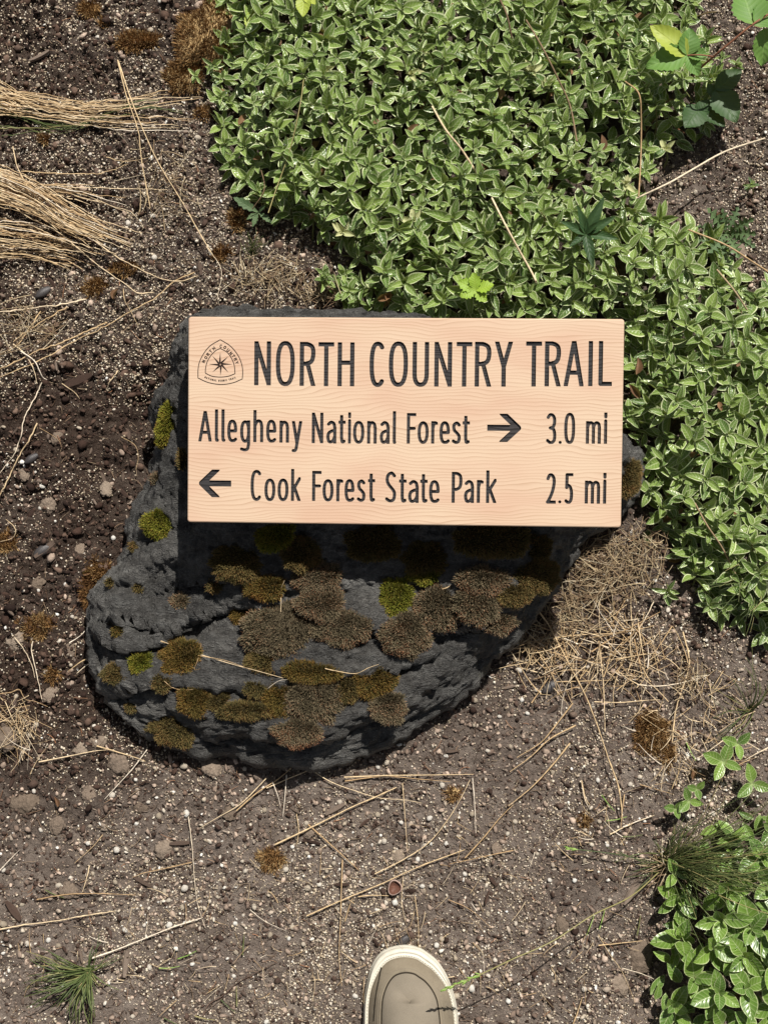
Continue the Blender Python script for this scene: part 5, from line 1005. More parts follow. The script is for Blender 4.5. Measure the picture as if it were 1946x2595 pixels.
CU = [
    (*r4(485, 70), 36, 37, 'moss_green', 'bright olive moss cushion on the left flank of the boulder, beside the sign corner'),
    (*r4(603, 860), 48, 44, 'moss_gold', 'golden olive moss cushion crossed by pale straw on the boulder face'),
    (*r4(365, 905), 25, 24, 'moss_green', 'small light olive moss tuft left of the golden cushion'),
    (*r4(412, 868), 12, 10, 'moss_green', 'tiny moss speck above the small light olive tuft'),
    (*r4(215, 965), 34, 25, 'moss_dark', 'flat brown green moss patch at the far left of the boulder face'),
    (*r4(235, 710), 13, 11, 'moss_gold', 'tiny golden moss dot high on the left of the boulder'),
    (*r4(495, 1020), 20, 21, 'moss_dark', 'small dull moss patch below the golden cushion'),
    (*r4(700, 1130), 44, 36, 'moss_gold', 'rusty gold moss cushion near the foot of the boulder'),
    (*r4(575, 1290), 58, 44, 'moss_dark', 'ragged olive brown moss mat at the lower left foot of the boulder'),
    (*r4(845, 1130), 30, 26, 'moss_dark', 'low olive moss patch right of the rusty gold cushion'),
    (*r4(990, 1190), 60, 22, 'moss_dark', 'thin strip of moss and litter along the low ledge'),
    (*r4(1050, 1060), 24, 18, 'moss_dark', 'small yellowish moss tuft left of the orange moss'),
    (*r4(315, 1165), 14, 12, 'moss_dark', 'faint moss spot on the lower left rock'),
    (*r4(355, 450), 12, 11, 'moss_dark', 'tiny moss spot on the upper left flank'),
    (*r4(335, 200), 13, 12, 'moss_dark', 'tiny dark moss spot beside a hole on the left flank'),
    (*r4(190, 415), 11, 9, 'moss_dark', 'small dark moss spot at the left rim'),
    (*r4(605, 530), 20, 17, 'moss_grey', 'small pale moss tuft at the corner of the sign shadow'),
    (*r4(815, 435), 20, 19, 'moss_dark', 'round dark moss tuft inside the sign shadow, left'),
    (*r4(960, 290), 62, 52, 'moss_dark', 'broad dark moss mound in the sign shadow'),
    (*r4(1120, 440), 46, 32, 'moss_gold', 'orange tipped moss cushion at the lower rim of the sign shadow'),
    (*r4(1170, 130), 45, 36, 'moss_green', 'dim green moss just below the sign edge'),
    (*r4(1330, 240), 48, 40, 'moss_dark', 'dark moss mound under the middle of the sign'),
    (*r4(1440, 390), 56, 34, 'moss_grey', 'shaded moss cushion with a pale lower rim below the sign centre'),
    (*r4(1190, 700), 90, 68, 'moss_grey', 'largest grey brown moss cushion in the middle of the boulder'),
    (*r4(990, 610), 28, 32, 'moss_gold', 'rusty moss fringe at the upper left of the largest cushion'),
    (*r4(1455, 545), 58, 38, 'moss_grey', 'grey moss cushion above and right of the largest one'),
    (*r4(1560, 690), 72, 42, 'moss_grey', 'wide grey moss cushion with red tips in the centre'),
    (*r4(1110, 880), 44, 30, 'moss_dark', 'dark olive moss below the largest cushion'),
    (*r4(1390, 960), 66, 26, 'moss_gold', 'orange gold moss band along the lower ledge'),
    (*r4(1215, 1110), 40, 46, 'moss_gold', 'bright orange moss at the left of the low grey mound'),
    (*r4(1420, 1120), 74, 62, 'moss_grey', 'large low grey moss mound near the foot of the boulder'),
    (*r4(1310, 1320), 52, 34, 'moss_grey', 'flattened grey moss cushion at the very foot'),
    (*r5(235, 1020), 48, 42, 'moss_gold', 'gold and red moss cushion right of the low grey mound'),
    (*r5(315, 1165), 42, 38, 'moss_grey', 'grey moss cushion lowest on the right'),
    (*r5(70, 1070), 30, 26, 'moss_dark', 'small olive moss between the low mounds'),
    (*r5(365, 510), 39, 41, 'moss_green', 'bright yellow green round moss cushion right of centre'),
    (*r5(525, 370), 42, 22, 'moss_green', 'bright green moss rim at the edge of the sign shadow'),
    (*r5(540, 270), 54, 40, 'moss_dark', 'shaded moss mound above the bright green rim'),
    (*r5(625, 570), 62, 50, 'moss_grey', 'rounded grey green moss cushion, the left of the right hand group'),
    (*r5(865, 540), 56, 48, 'moss_grey', 'grey brown moss cushion with pale tips in the right hand group'),
    (*r5(890, 410), 56, 34, 'moss_grey', 'moss cushion with bronze tips at the rim of the sign shadow'),
    (*r5(415, 740), 54, 52, 'moss_grey', 'round grey moss cushion low in the middle right'),
    (*r5(980, 665), 38, 24, 'moss_grey', 'small pale grey moss cushion at the right end'),
    (*r5(1190, 370), 58, 44, 'moss_dark', 'olive moss cushion in shade at the right shoulder'),
    (*r5(1090, 490), 44, 26, 'moss_dark', 'dark moss below the shaded olive cushion'),
    (*r5(960, 170), 90, 38, 'moss_dark', 'long dark moss mat under the right half of the sign'),
    (*r5(1215, 200), 36, 28, 'moss_dark', 'small dark moss cushion under the sign near its right end'),
    (*r5(230, 190), 60, 44, 'moss_dark', 'dark moss mound in deep shade under the sign'),
    (424, 1075, 22, 58, 'moss_green', 'tall bright olive moss streak on the upper left side of the boulder'),
    (462, 1165, 10, 26, 'moss_dark', 'dark moss strip touching the left sign edge'),
    (1588, 1210, 34, 48, 'moss_dark', 'brown moss on the rock knob right of the sign'),
    (398, 1215, 15, 14, 'moss_grey', 'pale lichen like moss spot on the left flank'),
]
for c_ in CU:
    flat = .62 if c_[4] != 'moss_dark' or c_[2] > 40 else .42
    cushion(*c_[:6], h=flat * (1.0 if min(c_[2], c_[3]) > 20 else .8), ang=(-.3 if c_[3] > 50 and c_[2] < 30 else 0))
BM = [(535, 105, 88, 112, 'rusty brown moss mound at the top left of the leafy mat'), (470, 185, 48, 46, 'rusty moss beside the mound at the leafy mat'), (355, 105, 62, 26, 'thin brown moss streak in the top left soil'), (225, 20, 26, 24, 'small orange moss at the top edge'), (265, 60, 16, 14, 'small brown moss spot in the top left soil'), (315, 675, 36, 18, 'orange moss patch below the lower straw bundle'), (240, 720, 40, 30, 'brown moss below the straw bundle'), (240, 1478, 34, 60, 'tan brown moss hugging the left side of the boulder'), (262, 1450, 26, 28, 'light tan moss tuft against the boulder'), (90, 1590, 44, 38, 'curly tan moss left of the boulder'), (20, 1375, 26, 30, 'brown moss at the left edge of the mulch'), (135, 1710, 20, 18, 'small moss tuft in the clods left of the boulder'), (1650, 1860, 42, 74, 'oblong tan moss patch on the soil at the right'), (1690, 1910, 18, 40, 'lower tip of the tan moss patch'), (688, 2180, 34, 26, 'small olive brown moss cushion on the lower soil'), (1480, 2080, 18, 18, 'small tan tuft on the right soil'), (515, 285, 26, 18, 'orange moss at the right end of the upper bundle'), (112, 352, 16, 12, 'little orange moss by the upper bundle'), (1148, 2012, 22, 16, 'brown moss bit under crossing straws'), (600, 560, 24, 30, 'olive moss above the boulder near the mat'), (560, 640, 30, 20, 'brown moss close above the boulder')]
for px, py, rx, ry, lab in BM:
    cushion(px, py, rx, ry, 'brownmoss', lab, h=.35, dens=1.3, onrock=False, blade=.0075, name='brown_moss')
#%%PLANTS
# ------------------------------------------------------------------ leaves
def leaf_mesh(nu=8, nv=6, w=.42, cup=.10, curl=.18, tip=1.6, seed=0, wav=.02, name='leaf', mat='leaf', peak=.45, serr=0., build=True, fold=0.):
    u = np.linspace(0, 1, nu + 1); v = np.linspace(-1, 1, nv + 1); U, V_ = np.meshgrid(u, v, indexing='ij')
    k = math.log(.5) / math.log(peak); hw = w / 2 * np.sin(np.pi * U ** k) ** (.8 if tip < 1.7 else 1.0) * (1 - .12 * U); hw[0] = .03 * w; hw[-1] = 0
    se = 1 + serr * (np.mod(U * nu, 2) - .5) * 2 * (np.abs(V_) > .99) if serr else 1
    X_ = U; Y_ = V_ * hw * se; Z_ = cup * (V_ ** 2) * hw * 2 / w * .9 + fold * np.abs(V_) * hw - curl * (U ** 2) + .12 * U + wav * np.sin(U * 9 + seed) * V_
    VV = np.stack([X_, Y_, Z_], -1).reshape(-1, 3); i = np.arange(nu)[:, None] * (nv + 1) + np.arange(nv)[None]
    FF_ = np.stack([i, i + nv + 1, i + nv + 2, i + 1], -1).reshape(-1, 4); uv = np.stack([U, (V_ + 1) / 2], -1).reshape(-1, 2)
    if not build: return VV, FF_, uv
    o = mk(name, VV, FF_, [M[mat]], uv=uv); me = o.data; bpy.data.objects.remove(o); return me
LM = [leaf_mesh(w=.34 + .04 * k, cup=.12 + .03 * (k % 3), curl=.12 + .07 * (k % 4), seed=k) for k in range(6)]
LMB = [leaf_mesh(nu=9, w=.52 + .04 * k, cup=.09, curl=.10 + .05 * k, seed=k, mat='leaf_big', peak=.5) for k in range(4)]
LMC = [leaf_mesh(w=.44, cup=.2, curl=.05 + .1 * k, seed=k, mat='leaf_cream') for k in range(2)]
LT = [leaf_mesh(nu=5, nv=4, w=.42 + .05 * k, cup=.12, curl=.12 + .08 * k, seed=k, build=False) for k in range(3)]
def whorl(size, big=False):
    """list of (azimuth, elevation, length, height) of a leafy shoot tip"""
    L = []; a0 = rng.uniform(0, 6.28)
    for n_, el, ln, h in ((2, 62, .42, .0), (2, 42, .72, -.10), (2, 28, .95, -.22), (2 if not big else 1, 14, 1.05, -.40), (2 if not big else 1, 4, 1.0, -.62)):
        for k in range(n_): L.append((a0 + k * math.pi + rng.normal(0, .25), math.radians(el + rng.normal(0, 9)), ln * size * rng.uniform(.85, 1.12), h * size + rng.normal(0, .02) * size))
        a0 += math.pi / 2 + rng.normal(0, .25)
    return L
stem_me = {}
def stem_mesh(L, r=.0009):
    k = round(L, 3)
    if k not in stem_me:
        pp = np.array([[0, 0, -k * t] for t in np.linspace(0, 1, 5)]); pp[:, 0] = .08 * k * np.sin(np.linspace(0, 2.5, 5)); V_, F_ = tube(pp, np.linspace(.7, 1.2, 5) * r, 5); o = mk('stem', V_, F_, [M['stem']]); stem_me[k] = o.data; bpy.data.objects.remove(o)
    return stem_me[k]
def shoot(x, y, ztop, size, label, group, meshes=LM, big=False, lean=.3, az=None, cat='plant shoot', name='leafy_shoot', base=None):
    zb = base if base is not None else float(gz(x, y)); hgt = max(.012, ztop - zb)
    dx, dy = (rng.normal(0, lean), rng.normal(0, lean)) if az is None else (az[0] + rng.normal(0, lean * .6), az[1] + rng.normal(0, lean * .6))
    root = empty(name, (x, y, ztop), Euler((dy * -1, dx, rng.uniform(0, .1)))); tag(root, label, cat, group)
    s = link('stem', stem_mesh(min(.06, max(.02, round(hgt * 50) / 50))), root)
    for a, el, ln, h in whorl(size, big):
        o = link('leaf', meshes[rng.integers(len(meshes))], root); o.location = (0, 0, h * .7); o.rotation_euler = (rng.normal(0, .18), -el, a); o.scale = (ln, ln * rng.uniform(.9, 1.1), ln)
    return root
def darts(poly, spacing, n=60000, zc=.05):
    poly = np.array(poly); a = rng.uniform(poly[:, 0].min(), poly[:, 0].max(), n); b = rng.uniform(poly[:, 1].min(), poly[:, 1].max(), n); k = inpoly(a, b, poly) & (a > -120) & (a < 2100) & (b > -150) & (b < 2720); a, b = a[k], b[k]
    grid = {}; out_ = []; s = spacing
    for x, y in zip(a.tolist(), b.tolist()):
        gxk, gyk = int(x // s), int(y // s); ok = True
        for i_ in (-1, 0, 1):
            for j_ in (-1, 0, 1):
                for (u, v) in grid.get((gxk + i_, gyk + j_), ()):
                    if (u - x) ** 2 + (v - y) ** 2 < s * s: ok = False
        if ok: grid.setdefault((gxk, gyk), []).append((x, y)); out_.append((x, y))
    return out_
def instleaves(name, items, mat, label):
    """items: (pos, az, el, roll, len, tint); one mesh of many leaves"""
    VS = []; FS = []; US = []; TS = []; n0 = 0; it = np.array([[*p, a, e, r, l, t] for p, a, e, r, l, t in items]); pick = rng.integers(0, len(LT), len(it))
    for k, (V_, F_, uv) in enumerate(LT):
        q = it[pick == k]
        if not len(q): continue
        ca, sa, ce, se, cr, sr = np.cos(q[:, 3]), np.sin(q[:, 3]), np.cos(q[:, 4]), np.sin(q[:, 4]), np.cos(q[:, 5]), np.sin(q[:, 5])
        v = V_[None] * q[:, 6][:, None, None]; X_, Y_, Z_ = v[..., 0], v[..., 1], v[..., 2]
        Y1, Z1 = Y_ * cr[:, None] - Z_ * sr[:, None], Y_ * sr[:, None] + Z_ * cr[:, None]
        X2, Z2 = X_ * ce[:, None] - Z1 * se[:, None], X_ * se[:, None] + Z1 * ce[:, None]
        X3, Y3 = X2 * ca[:, None] - Y1 * sa[:, None], X2 * sa[:, None] + Y1 * ca[:, None]
        w = np.stack([X3, Y3, Z2], -1) + q[:, None, :3]; m = len(V_)
        VS.append(w.reshape(-1, 3)); FS.append((F_[None] + n0 + (np.arange(len(q)) * m)[:, None, None]).reshape(-1, 4)); US.append(np.tile(uv, (len(q), 1))); TS.append(np.repeat(q[:, 7], m)); n0 += len(q) * m
    return tag(mk(name, np.vstack(VS), np.vstack(FS), [M[mat]], uv=np.vstack(US), tint=np.concatenate(TS)), label, kind='stuff')
drops = []
def mat_height(a, b, poly, hmax):
    d = pdist(np.array([a]), np.array([b]), poly)[0]; return hmax * (.30 + .70 * float(smooth(0, 130, d))) + .006 * float(fbm(np.array([[a / 90, b / 90]]), 66, 2)[0]), d
SIGNPX = [(465, 790), (1600, 795), (1595, 1350), (465, 1340)]
pts = darts(COVER, 43, 40000); under = []; inds = []
random.Random(3).shuffle(pts)
def addstuff(x, y, z, size, n0=0.):
    for a_, el, ln, h in whorl(size): under.append(((x + rng.normal(0, .001), y + rng.normal(0, .001), z + h * .7), a_, el + rng.normal(0, .15), rng.normal(0, .25), ln, rng.random()))
nind = 0; cand = []
for a, b in pts:
    hz, d = mat_height(a, b, COVER, .062)
    vis = (0 < a < 1946) and (0 < b < 1560) and not inpoly(np.array([a]), np.array([b]), SIGNPX)[0]
    thin = (1380 < a < 1800 and 300 < b < 560)
    size = rng.choice([.72, 1, 1, 1.12]) * rng.uniform(.0185, .0255) * (.8 if thin else 1); w = P(a, b, hz); cand.append((vis, d, a, b, hz, size, w, thin))
visn = [c for c in cand if c[0] and not (c[7] and rng.random() < .35)]; rest = [c for c in cand if not c[0]]
visn.sort(key=lambda c: -c[5]); IND = visn[:262]; ST = visn[262:] + rest
for vis, d, a, b, hz, size, w, thin in IND:
    hz = hz + rng.normal(0, .006); w = P(a, b, hz); side = a > 1560 and b > 640
    if side: zn = 'beside the upper half of the sign' if b < 1080 else ('beside the lower half of the sign' if b < 1330 else 'below the sign level at its right')
    else:
        col_ = 'left rim' if a < 720 else ('left half' if a < 1000 else ('middle' if a < 1300 else ('right half' if a < 1600 else 'right rim'))); row_ = 'near the top photo edge' if b < 180 else ('high in the mat' if b < 380 else ('midway down the mat' if b < 580 else 'close above the sign')); zn = col_ + ', ' + row_
    lab = 'glossy green shoot with pale leaf edges, ' + zn
    shoot(w[0], w[1], hz + .004, size * 1.05, lab, 'leafy shoots right of the sign' if side else 'leafy shoots above the sign')
for vis, d, a, b, hz, size, w, thin in ST: addstuff(w[0], w[1], hz, size)
for a, b in darts(COVER, 34, 50000):   # lower, sparser storeys of leaves that fill the gaps
    hz, d = mat_height(a, b, COVER, .062); w = P(a, b, hz * .55)
    for k in range(3): under.append(((w[0] + rng.normal(0, .006), w[1] + rng.normal(0, .006), hz * rng.uniform(.15, .6)), rng.uniform(0, 6.28), rng.uniform(-.2, .7), rng.normal(0, .3), rng.uniform(.016, .026), rng.random()))
instleaves('ground_cover', under, 'leaf', 'dense mat of small glossy green leaves with pale edges')
dead_ = []
for a, b in darts(COVER, 75, 20000):
    hz, d = mat_height(a, b, COVER, .062); w = P(a, b, hz)
    dead_.append(((w[0], w[1], hz * rng.uniform(.3, .95)), rng.uniform(0, 6.28), rng.uniform(-.1, .8), rng.normal(0, .5), rng.uniform(.010, .019), rng.random()))
instleaves('withered_leaves', dead_, 'leaf_dead', 'small withered brown leaves caught in the leafy mat')
# creeping stems under the mat
m = MB()
for a, b in darts(COVER, 60, 20000):
    hz, d = mat_height(a, b, COVER, .062); w = P(a, b, hz * .4); th = rng.uniform(0, 6.28); L = rng.uniform(.02, .05); t = np.linspace(-.5, .5, 6)
    V_, F_ = tube(np.stack([w[0] + L * t * math.cos(th), w[1] + L * t * math.sin(th), hz * .35 + .01 * np.sin(t * 4 + th)], -1), .0009, 4); m.add(V_, F_, rng.random())
tag(m.build('creeping_stems', [M['stem']]), 'brown green stems beneath the leaf mat', kind='stuff')
# cream coloured shoots
for a, b, s, lab in [(695, 249, .021, 'cream white shoot near the left side of the leafy mat'), (868, 590, .019, 'cream shoot low in the mat above the sign, left one'), (1049, 560, .020, 'cream shoot with a pale yellow leaf below, above the sign centre'), (1041, 190, .021, 'pale cream shoot near the top middle of the mat'), (1079, 156, .017, 'small cream shoot beside the pale top middle one'), (826, 181, .015, 'cream yellow leaf pair near the top left of the mat'), (1345, 180, .020, 'yellowish cream shoot in the upper right of the mat'), (1381, 223, .018, 'dull cream shoot below the yellowish one'), (1583, 468, .017, 'cream shoot beside the gap in the mat'), (1685, 380, .016, 'curly pale shoot at the right rim of the mat'), (1640, 210, .013, 'small cream leaf cluster under the bramble leaf')]:
    w = P(a, b, .066); shoot(w[0], w[1], .068, s * .8, lab, 'cream coloured shoots in the mat', LMC, True, .2)
# small separate seedlings and outliers on the soil
OUTL = [(540, 165, .014, 'small leafy sprig in the gap left of the mat top'), (495, 190, .011, 'tiny grey green sprig left of the mat'), (560, 245, .016, 'leafy sprig with a dry bud at the left rim of the mat'), (655, 480, .011, 'tiny green sprig hanging at the foot of the mat'), (827, 705, .017, 'leafy sprig on bare soil above the boulder'), (885, 735, .019, 'leafy sprig just above the boulder rim'), (905, 760, .016, 'small sprig touching the boulder top'), (820, 690, .012, 'little sprig beside the one on bare soil'), (1590, 1050, .02, 'rounded leaf sprig squeezed beside the sign right edge'), (1690, 1500, .017, 'leafy sprig low at the right side of the mat'), (1800, 1535, .019, 'leafy sprig at the lower end of the right mat'), (1835, 1540, .015, 'little sprig next to the lowest mat leaves'), (1865, 160, .013, 'small pale sprig on the soil at the top right'), (1830, 145, .010, 'tiny pale sprig beside the bramble stem'), (1900, 470, .008, 'tiny seedling on the right soil'), (1640, 20, .013, 'sprig beside the top right rim of the mat'), (1760, 1400, .02, 'broad leafed sprig under the right mat')]
for a, b, s, lab in OUTL:
    w = P(a, b, .03); shoot(w[0], w[1], .03, s, lab, 'outlying sprigs', LM, False, .25)
# ---- lower right clump with larger leaves
big_pts = darts(COVER2, 70, 20000); n = 0; under2 = []
for a, b in big_pts:
    hz, d = mat_height(a, b, COVER2, .06)
    if a < 1990 and b < 2640:
        s = .034 if b > 2230 else .026; w = P(a, b, hz); shoot(w[0], w[1], hz + .004, s * rng.uniform(.85, 1.1), 'glossy shoot with broad rounded leaves in the bottom right clump', 'broad leaved shoots bottom right', LMB, True, .28)
    else:
        w = P(a, b, hz); addstuff(w[0], w[1], hz, .03)
for a, b in darts(COVER2, 46, 20000):
    hz, d = mat_height(a, b, COVER2, .06); w = P(a, b, hz * .5)
    for k in range(3): under2.append(((w[0] + rng.normal(0, .008), w[1] + rng.normal(0, .008), hz * rng.uniform(.2, .65)), rng.uniform(0, 6.28), rng.uniform(-.2, .6), rng.normal(0, .3), rng.uniform(.018, .028), rng.random()))
instleaves('ground_cover', under2, 'leaf_big', 'lower leaves of the broad leaved clump at the bottom right')
def plant(name, label, cat, px, py, z, leaves, stem_to=None, stem_r=.001, stem_mat='stem'):
    """leaves: (px, py tip, z, mesh) laid from the plant centre to the given tip"""
    c = P(px, py, z); root = empty(name, c); tag(root, label, cat); zb = float(gz(c[0], c[1]))
    pp = np.array([[0, 0, (zb - z) * t] for t in np.linspace(0, 1, 4)]); V_, F_ = tube(pp, stem_r, 5); mk('stem', V_, F_, [M[stem_mat]], parent=root)
    for it in leaves:
        tx, ty, tz, me = it[:4]; st = it[4] if len(it) > 4 else None
        a = Vector(P(*st[:2], st[2]) if st else c); b = Vector(P(tx, ty, tz)); d = b - a; L = d.length; o = link('leaf', me, root); o.location = a - Vector(c)
        o.rotation_euler = (rng.normal(0, .12), -math.asin(max(-1, min(1, d.z / L))), math.atan2(d.y, d.x)); o.scale = (L, L, L)
        if len(it) > 5: o['label'] = it[5]
        if st:
            q = np.array([[0, 0, 0], list((a - Vector(c)) * .5 + Vector((0, 0, .004))), list(a - Vector(c))]); V_, F_ = tube(catmull(q, 3), stem_r * .8, 4); mk('leaf_stalk', V_, F_, [M[stem_mat]], parent=root)
    return root
for k, (a, b, R0, lab) in enumerate([(1830, 1930, 42, 'small green plant with four broad leaves standing alone on the right soil'), (1868, 1885, 34, 'small bright leaf pair above the lone green plant'), (1905, 1985, 42, 'light green leaf pair at the right edge above the tuft'), (1765, 2000, 22, 'narrow green leaf bud left of the lone plant'), (1745, 2030, 30, 'small grey green sprig at the upper rim of the grass tuft'), (1710, 2050, 22, 'tiny sprig left in the grass tuft'), (1712, 2215, 34, 'small leaf sprig between grass tuft and broad leaves')]):
    n_ = 4 if k in (0,) else 3; a0 = .4 + k; L_ = [(a + R0 * 1.25 * math.cos(a0 + j * 6.283 / n_), b + R0 * 1.25 * math.sin(a0 + j * 6.283 / n_), .035, LMB[j % 4]) for j in range(n_)]
    plant('seedling', lab, 'seedling', a, b, .026, L_)
# bramble
BR = leaf_mesh(nu=16, nv=8, w=.80, cup=.10, curl=.16, seed=2, mat='leaf_bramble', peak=.42, serr=.06, wav=.03, fold=.15); BRY = leaf_mesh(nu=16, nv=8, w=.70, cup=.10, curl=.16, seed=4, mat='leaf_yellow', peak=.42, serr=.06, wav=.03); BRD = leaf_mesh(nu=16, nv=8, w=.85, cup=.08, curl=.12, seed=5, mat='leaf_bramble_dark', peak=.45, serr=.05, wav=.03)
h2 = lambda a, b: (1246 + a / 2.37, b / 2.37)
br = empty('bramble', P(1740, 232, .0)); tag(br, 'bramble shoot with toothed lobed leaves at the top right', 'bramble'); c0 = np.array(P(1740, 232, .0))
spth = catmull([P(*h2(1150, 540), .02), P(*h2(1230, 430), .06), P(*h2(1330, 340), .10), P(*h2(1450, 240), .12), P(*h2(1560, 150), .13), P(*h2(1700, 60), .13)], 6); V_, F_ = tube(spth - c0, .0012, 6); mk('stem', V_, F_, [M['redstem']], parent=br)
def bleaf(base, tip, zb, zt, me, lab=None, tw=0., wsc=1.):
    a = Vector(P(*h2(*base), zb)); b = Vector(P(*h2(*tip), zt)); d = b - a; L = d.length; o = link('leaf', me, br); o.location = a - Vector(c0); o.rotation_euler = (tw, -math.asin(max(-1, min(1, d.z / L))), math.atan2(d.y, d.x)); o.scale = (L, L * wsc, L)
    if lab: o['label'] = lab
bleaf((1170, 330), (950, 150), .10, .11, BRY, 'yellow green leaflet', 0, .8); bleaf((1170, 330), (1190, 165), .10, .108, BR, None, .1, 1.1); bleaf((1170, 335), (920, 400), .10, .095, BR, None, 0, .85); bleaf((1175, 335), (1240, 455), .10, .095, BR, None, .1, .95); bleaf((1175, 330), (1300, 330), .10, .10, BR, None, 0, .9)
V_, F_ = tube(catmull([P(*h2(1330, 340), .10), P(*h2(1250, 330), .105), P(*h2(1172, 332), .10)], 4) - c0, .0008, 5); mk('leaf_stalk', V_, F_, [M['redstem']], parent=br)
bleaf((1570, 150), (1500, -60), .13, .125, BR, None, 0, 1.2); bleaf((1575, 150), (1700, 60), .13, .12, BR, None, 0, 1.1); bleaf((1640, 170), (1620, 400), .12, .10, BR, None, 0, .9)
bleaf((1340, 540), (1500, 420), .045, .05, BRD, 'dark green round leaf', 0, .8); bleaf((1340, 540), (1470, 735), .045, .05, BRD, 'dark green round leaf', 0, .9); bleaf((1345, 575), (1290, 505), .04, .045, BRD, None, 0, 1.); bleaf((1250, 640), (1160, 770), .04, .05, BRD); bleaf((1260, 650), (1400, 760), .04, .045, BRD, None, 0, .7); bleaf((1230, 690), (1310, 600), .04, .045, BRD)
# dark lance leaved weed
LN = leaf_mesh(nu=10, nv=4, w=.30, cup=.05, curl=.12, seed=1, mat='leaf_dark', peak=.38, serr=.05, fold=.25)
plant('dark_weed', 'dark green weed with lance shaped leaves in the mat above the sign right end', 'weed', 1484, 592, .085, [(1530, 497, .10, LN), (1560, 548, .095, LN), (1567, 606, .09, LN), (1502, 680, .085, LN), (1418, 560, .095, LN), (1440, 628, .085, LN), (1462, 520, .10, LN), (1520, 560, .10, LN)])
# lime seedling with lobed leaves
LL = leaf_mesh(nu=10, nv=6, w=.75, cup=.08, curl=.1, seed=3, mat='leaf_lime', peak=.5, serr=.16, wav=.03)
plant('lime_seedling', 'bright lime green maple like seedling just above the sign', 'seedling', 1205, 735, .085, [(1200, 690, .09, LL), (1252, 722, .09, LL), (1232, 765, .085, LL), (1160, 712, .085, LL), (1165, 752, .085, LL)])
# lobed weed rosette at the right
LR = leaf_mesh(nu=12, nv=4, w=.26, cup=.05, curl=.15, seed=6, mat='leaf_grey', peak=.6, serr=.75, wav=.02)
plant('weed_rosette', 'grey green weed rosette with deeply lobed leaves at the right edge', 'weed', 1840, 592, .022, [(1840 + 88 * math.cos(t) * rng.uniform(.7, 1.05), 592 + 84 * math.sin(t) * rng.uniform(.7, 1.05), rng.uniform(.02, .055), LR) for t in np.linspace(0, 5.7, 11)])
LRs = leaf_mesh(nu=10, nv=4, w=.34, cup=.05, curl=.15, seed=6, mat='leaf_grey', peak=.55, serr=.2, wav=.02)
plant('weed', 'small green weed with one long toothed leaf at the foot of the mat', 'weed', 655, 538, .02, [(592, 500, .03, LRs), (640, 575, .02, LRs), (690, 565, .02, LRs), (672, 520, .03, LRs), (625, 556, .02, LRs)])
plant('weed', 'tiny ragged weed right of the gap in the mat', 'weed', 1905, 465, .012, [(1895, 448, .015, LRs), (1925, 470, .015, LRs), (1885, 480, .015, LRs)])
# yellow serrated leaf at the top
plant('yellow_leaf_sprig', 'yellow green ribbed leaf sprig at the top edge of the mat', 'seedling', 772, -10, .08, [(768, 42, .085, BRY), (800, 10, .085, BRY)])
plant('yellow_leaf_sprig', 'rounded yellow green leaf sprig left of the mat top', 'seedling', 640, 30, .05, [(640, 88, .05, BRY), (655, 20, .05, BRY)])
# dead leaves
DL = [leaf_mesh(nu=7, nv=4, w=.42, cup=.5, curl=.25, seed=k, mat='leaf_dead', wav=.05) for k in range(3)]
for a, b, th, L, lab in [(970, 60, 1.2, .02, 'curled brown dead leaf on the mat near the top'), (805, 78, -.5, .016, 'narrow brown dead leaf on the upper mat'), (955, 760, .3, .02, 'tan dead leaf beside the sprigs above the boulder'), (985, 770, 1.6, .018, 'second tan dead leaf above the boulder'), (1668, 1335, .5, .022, 'brown dead leaf under the right mat edge'), (1690, 1420, .1, .018, 'dry brown leaf low in the right mat'), (1610, 950, 1.4, .02, 'reddish brown dead leaf right of the sign'), (1620, 1010, 2.2, .02, 'brown dead leaf close to the sign right edge'), (1365, 590, 1.2, .018, 'brown folded leaf in the mat beside the dark weed'), (1915, 890, -.3, .022, 'tan curled leaf at the right edge of the mat'), (290, 760, 1.3, .014, 'orange brown leaf piece on the mulch'), (210, 975 + 480, .2, .012, 'brown leaf piece in the mulch'), (1745, 2460, .5, .02, 'orange dead leaf under the broad leaves'), (1850, 2530, 1., .02, 'rust coloured dead leaf deep in the clump'), (148, 2045, 1.9, .012, 'small tan folded leaf beside the large clod'), (1755, 1975, 1.4, .014, 'tan dry leaf by the lone green plant'), (1810, 555, .1, .015, 'pale dry leaf in the gap of the mat')]:
    x_, y_, _ = P(a, b, .03); incv = inpoly(np.array([a]), np.array([b]), COVER)[0]; z = .05 if incv else float(gz(x_, y_)) + .004; w = P(a, b, z); o = link('dead_leaf', DL[rng.integers(3)]); o.location = w; o.rotation_euler = (rng.normal(0, .3), -.1, th); o.scale = (L, L, L); tag(o, lab, 'dead leaf')
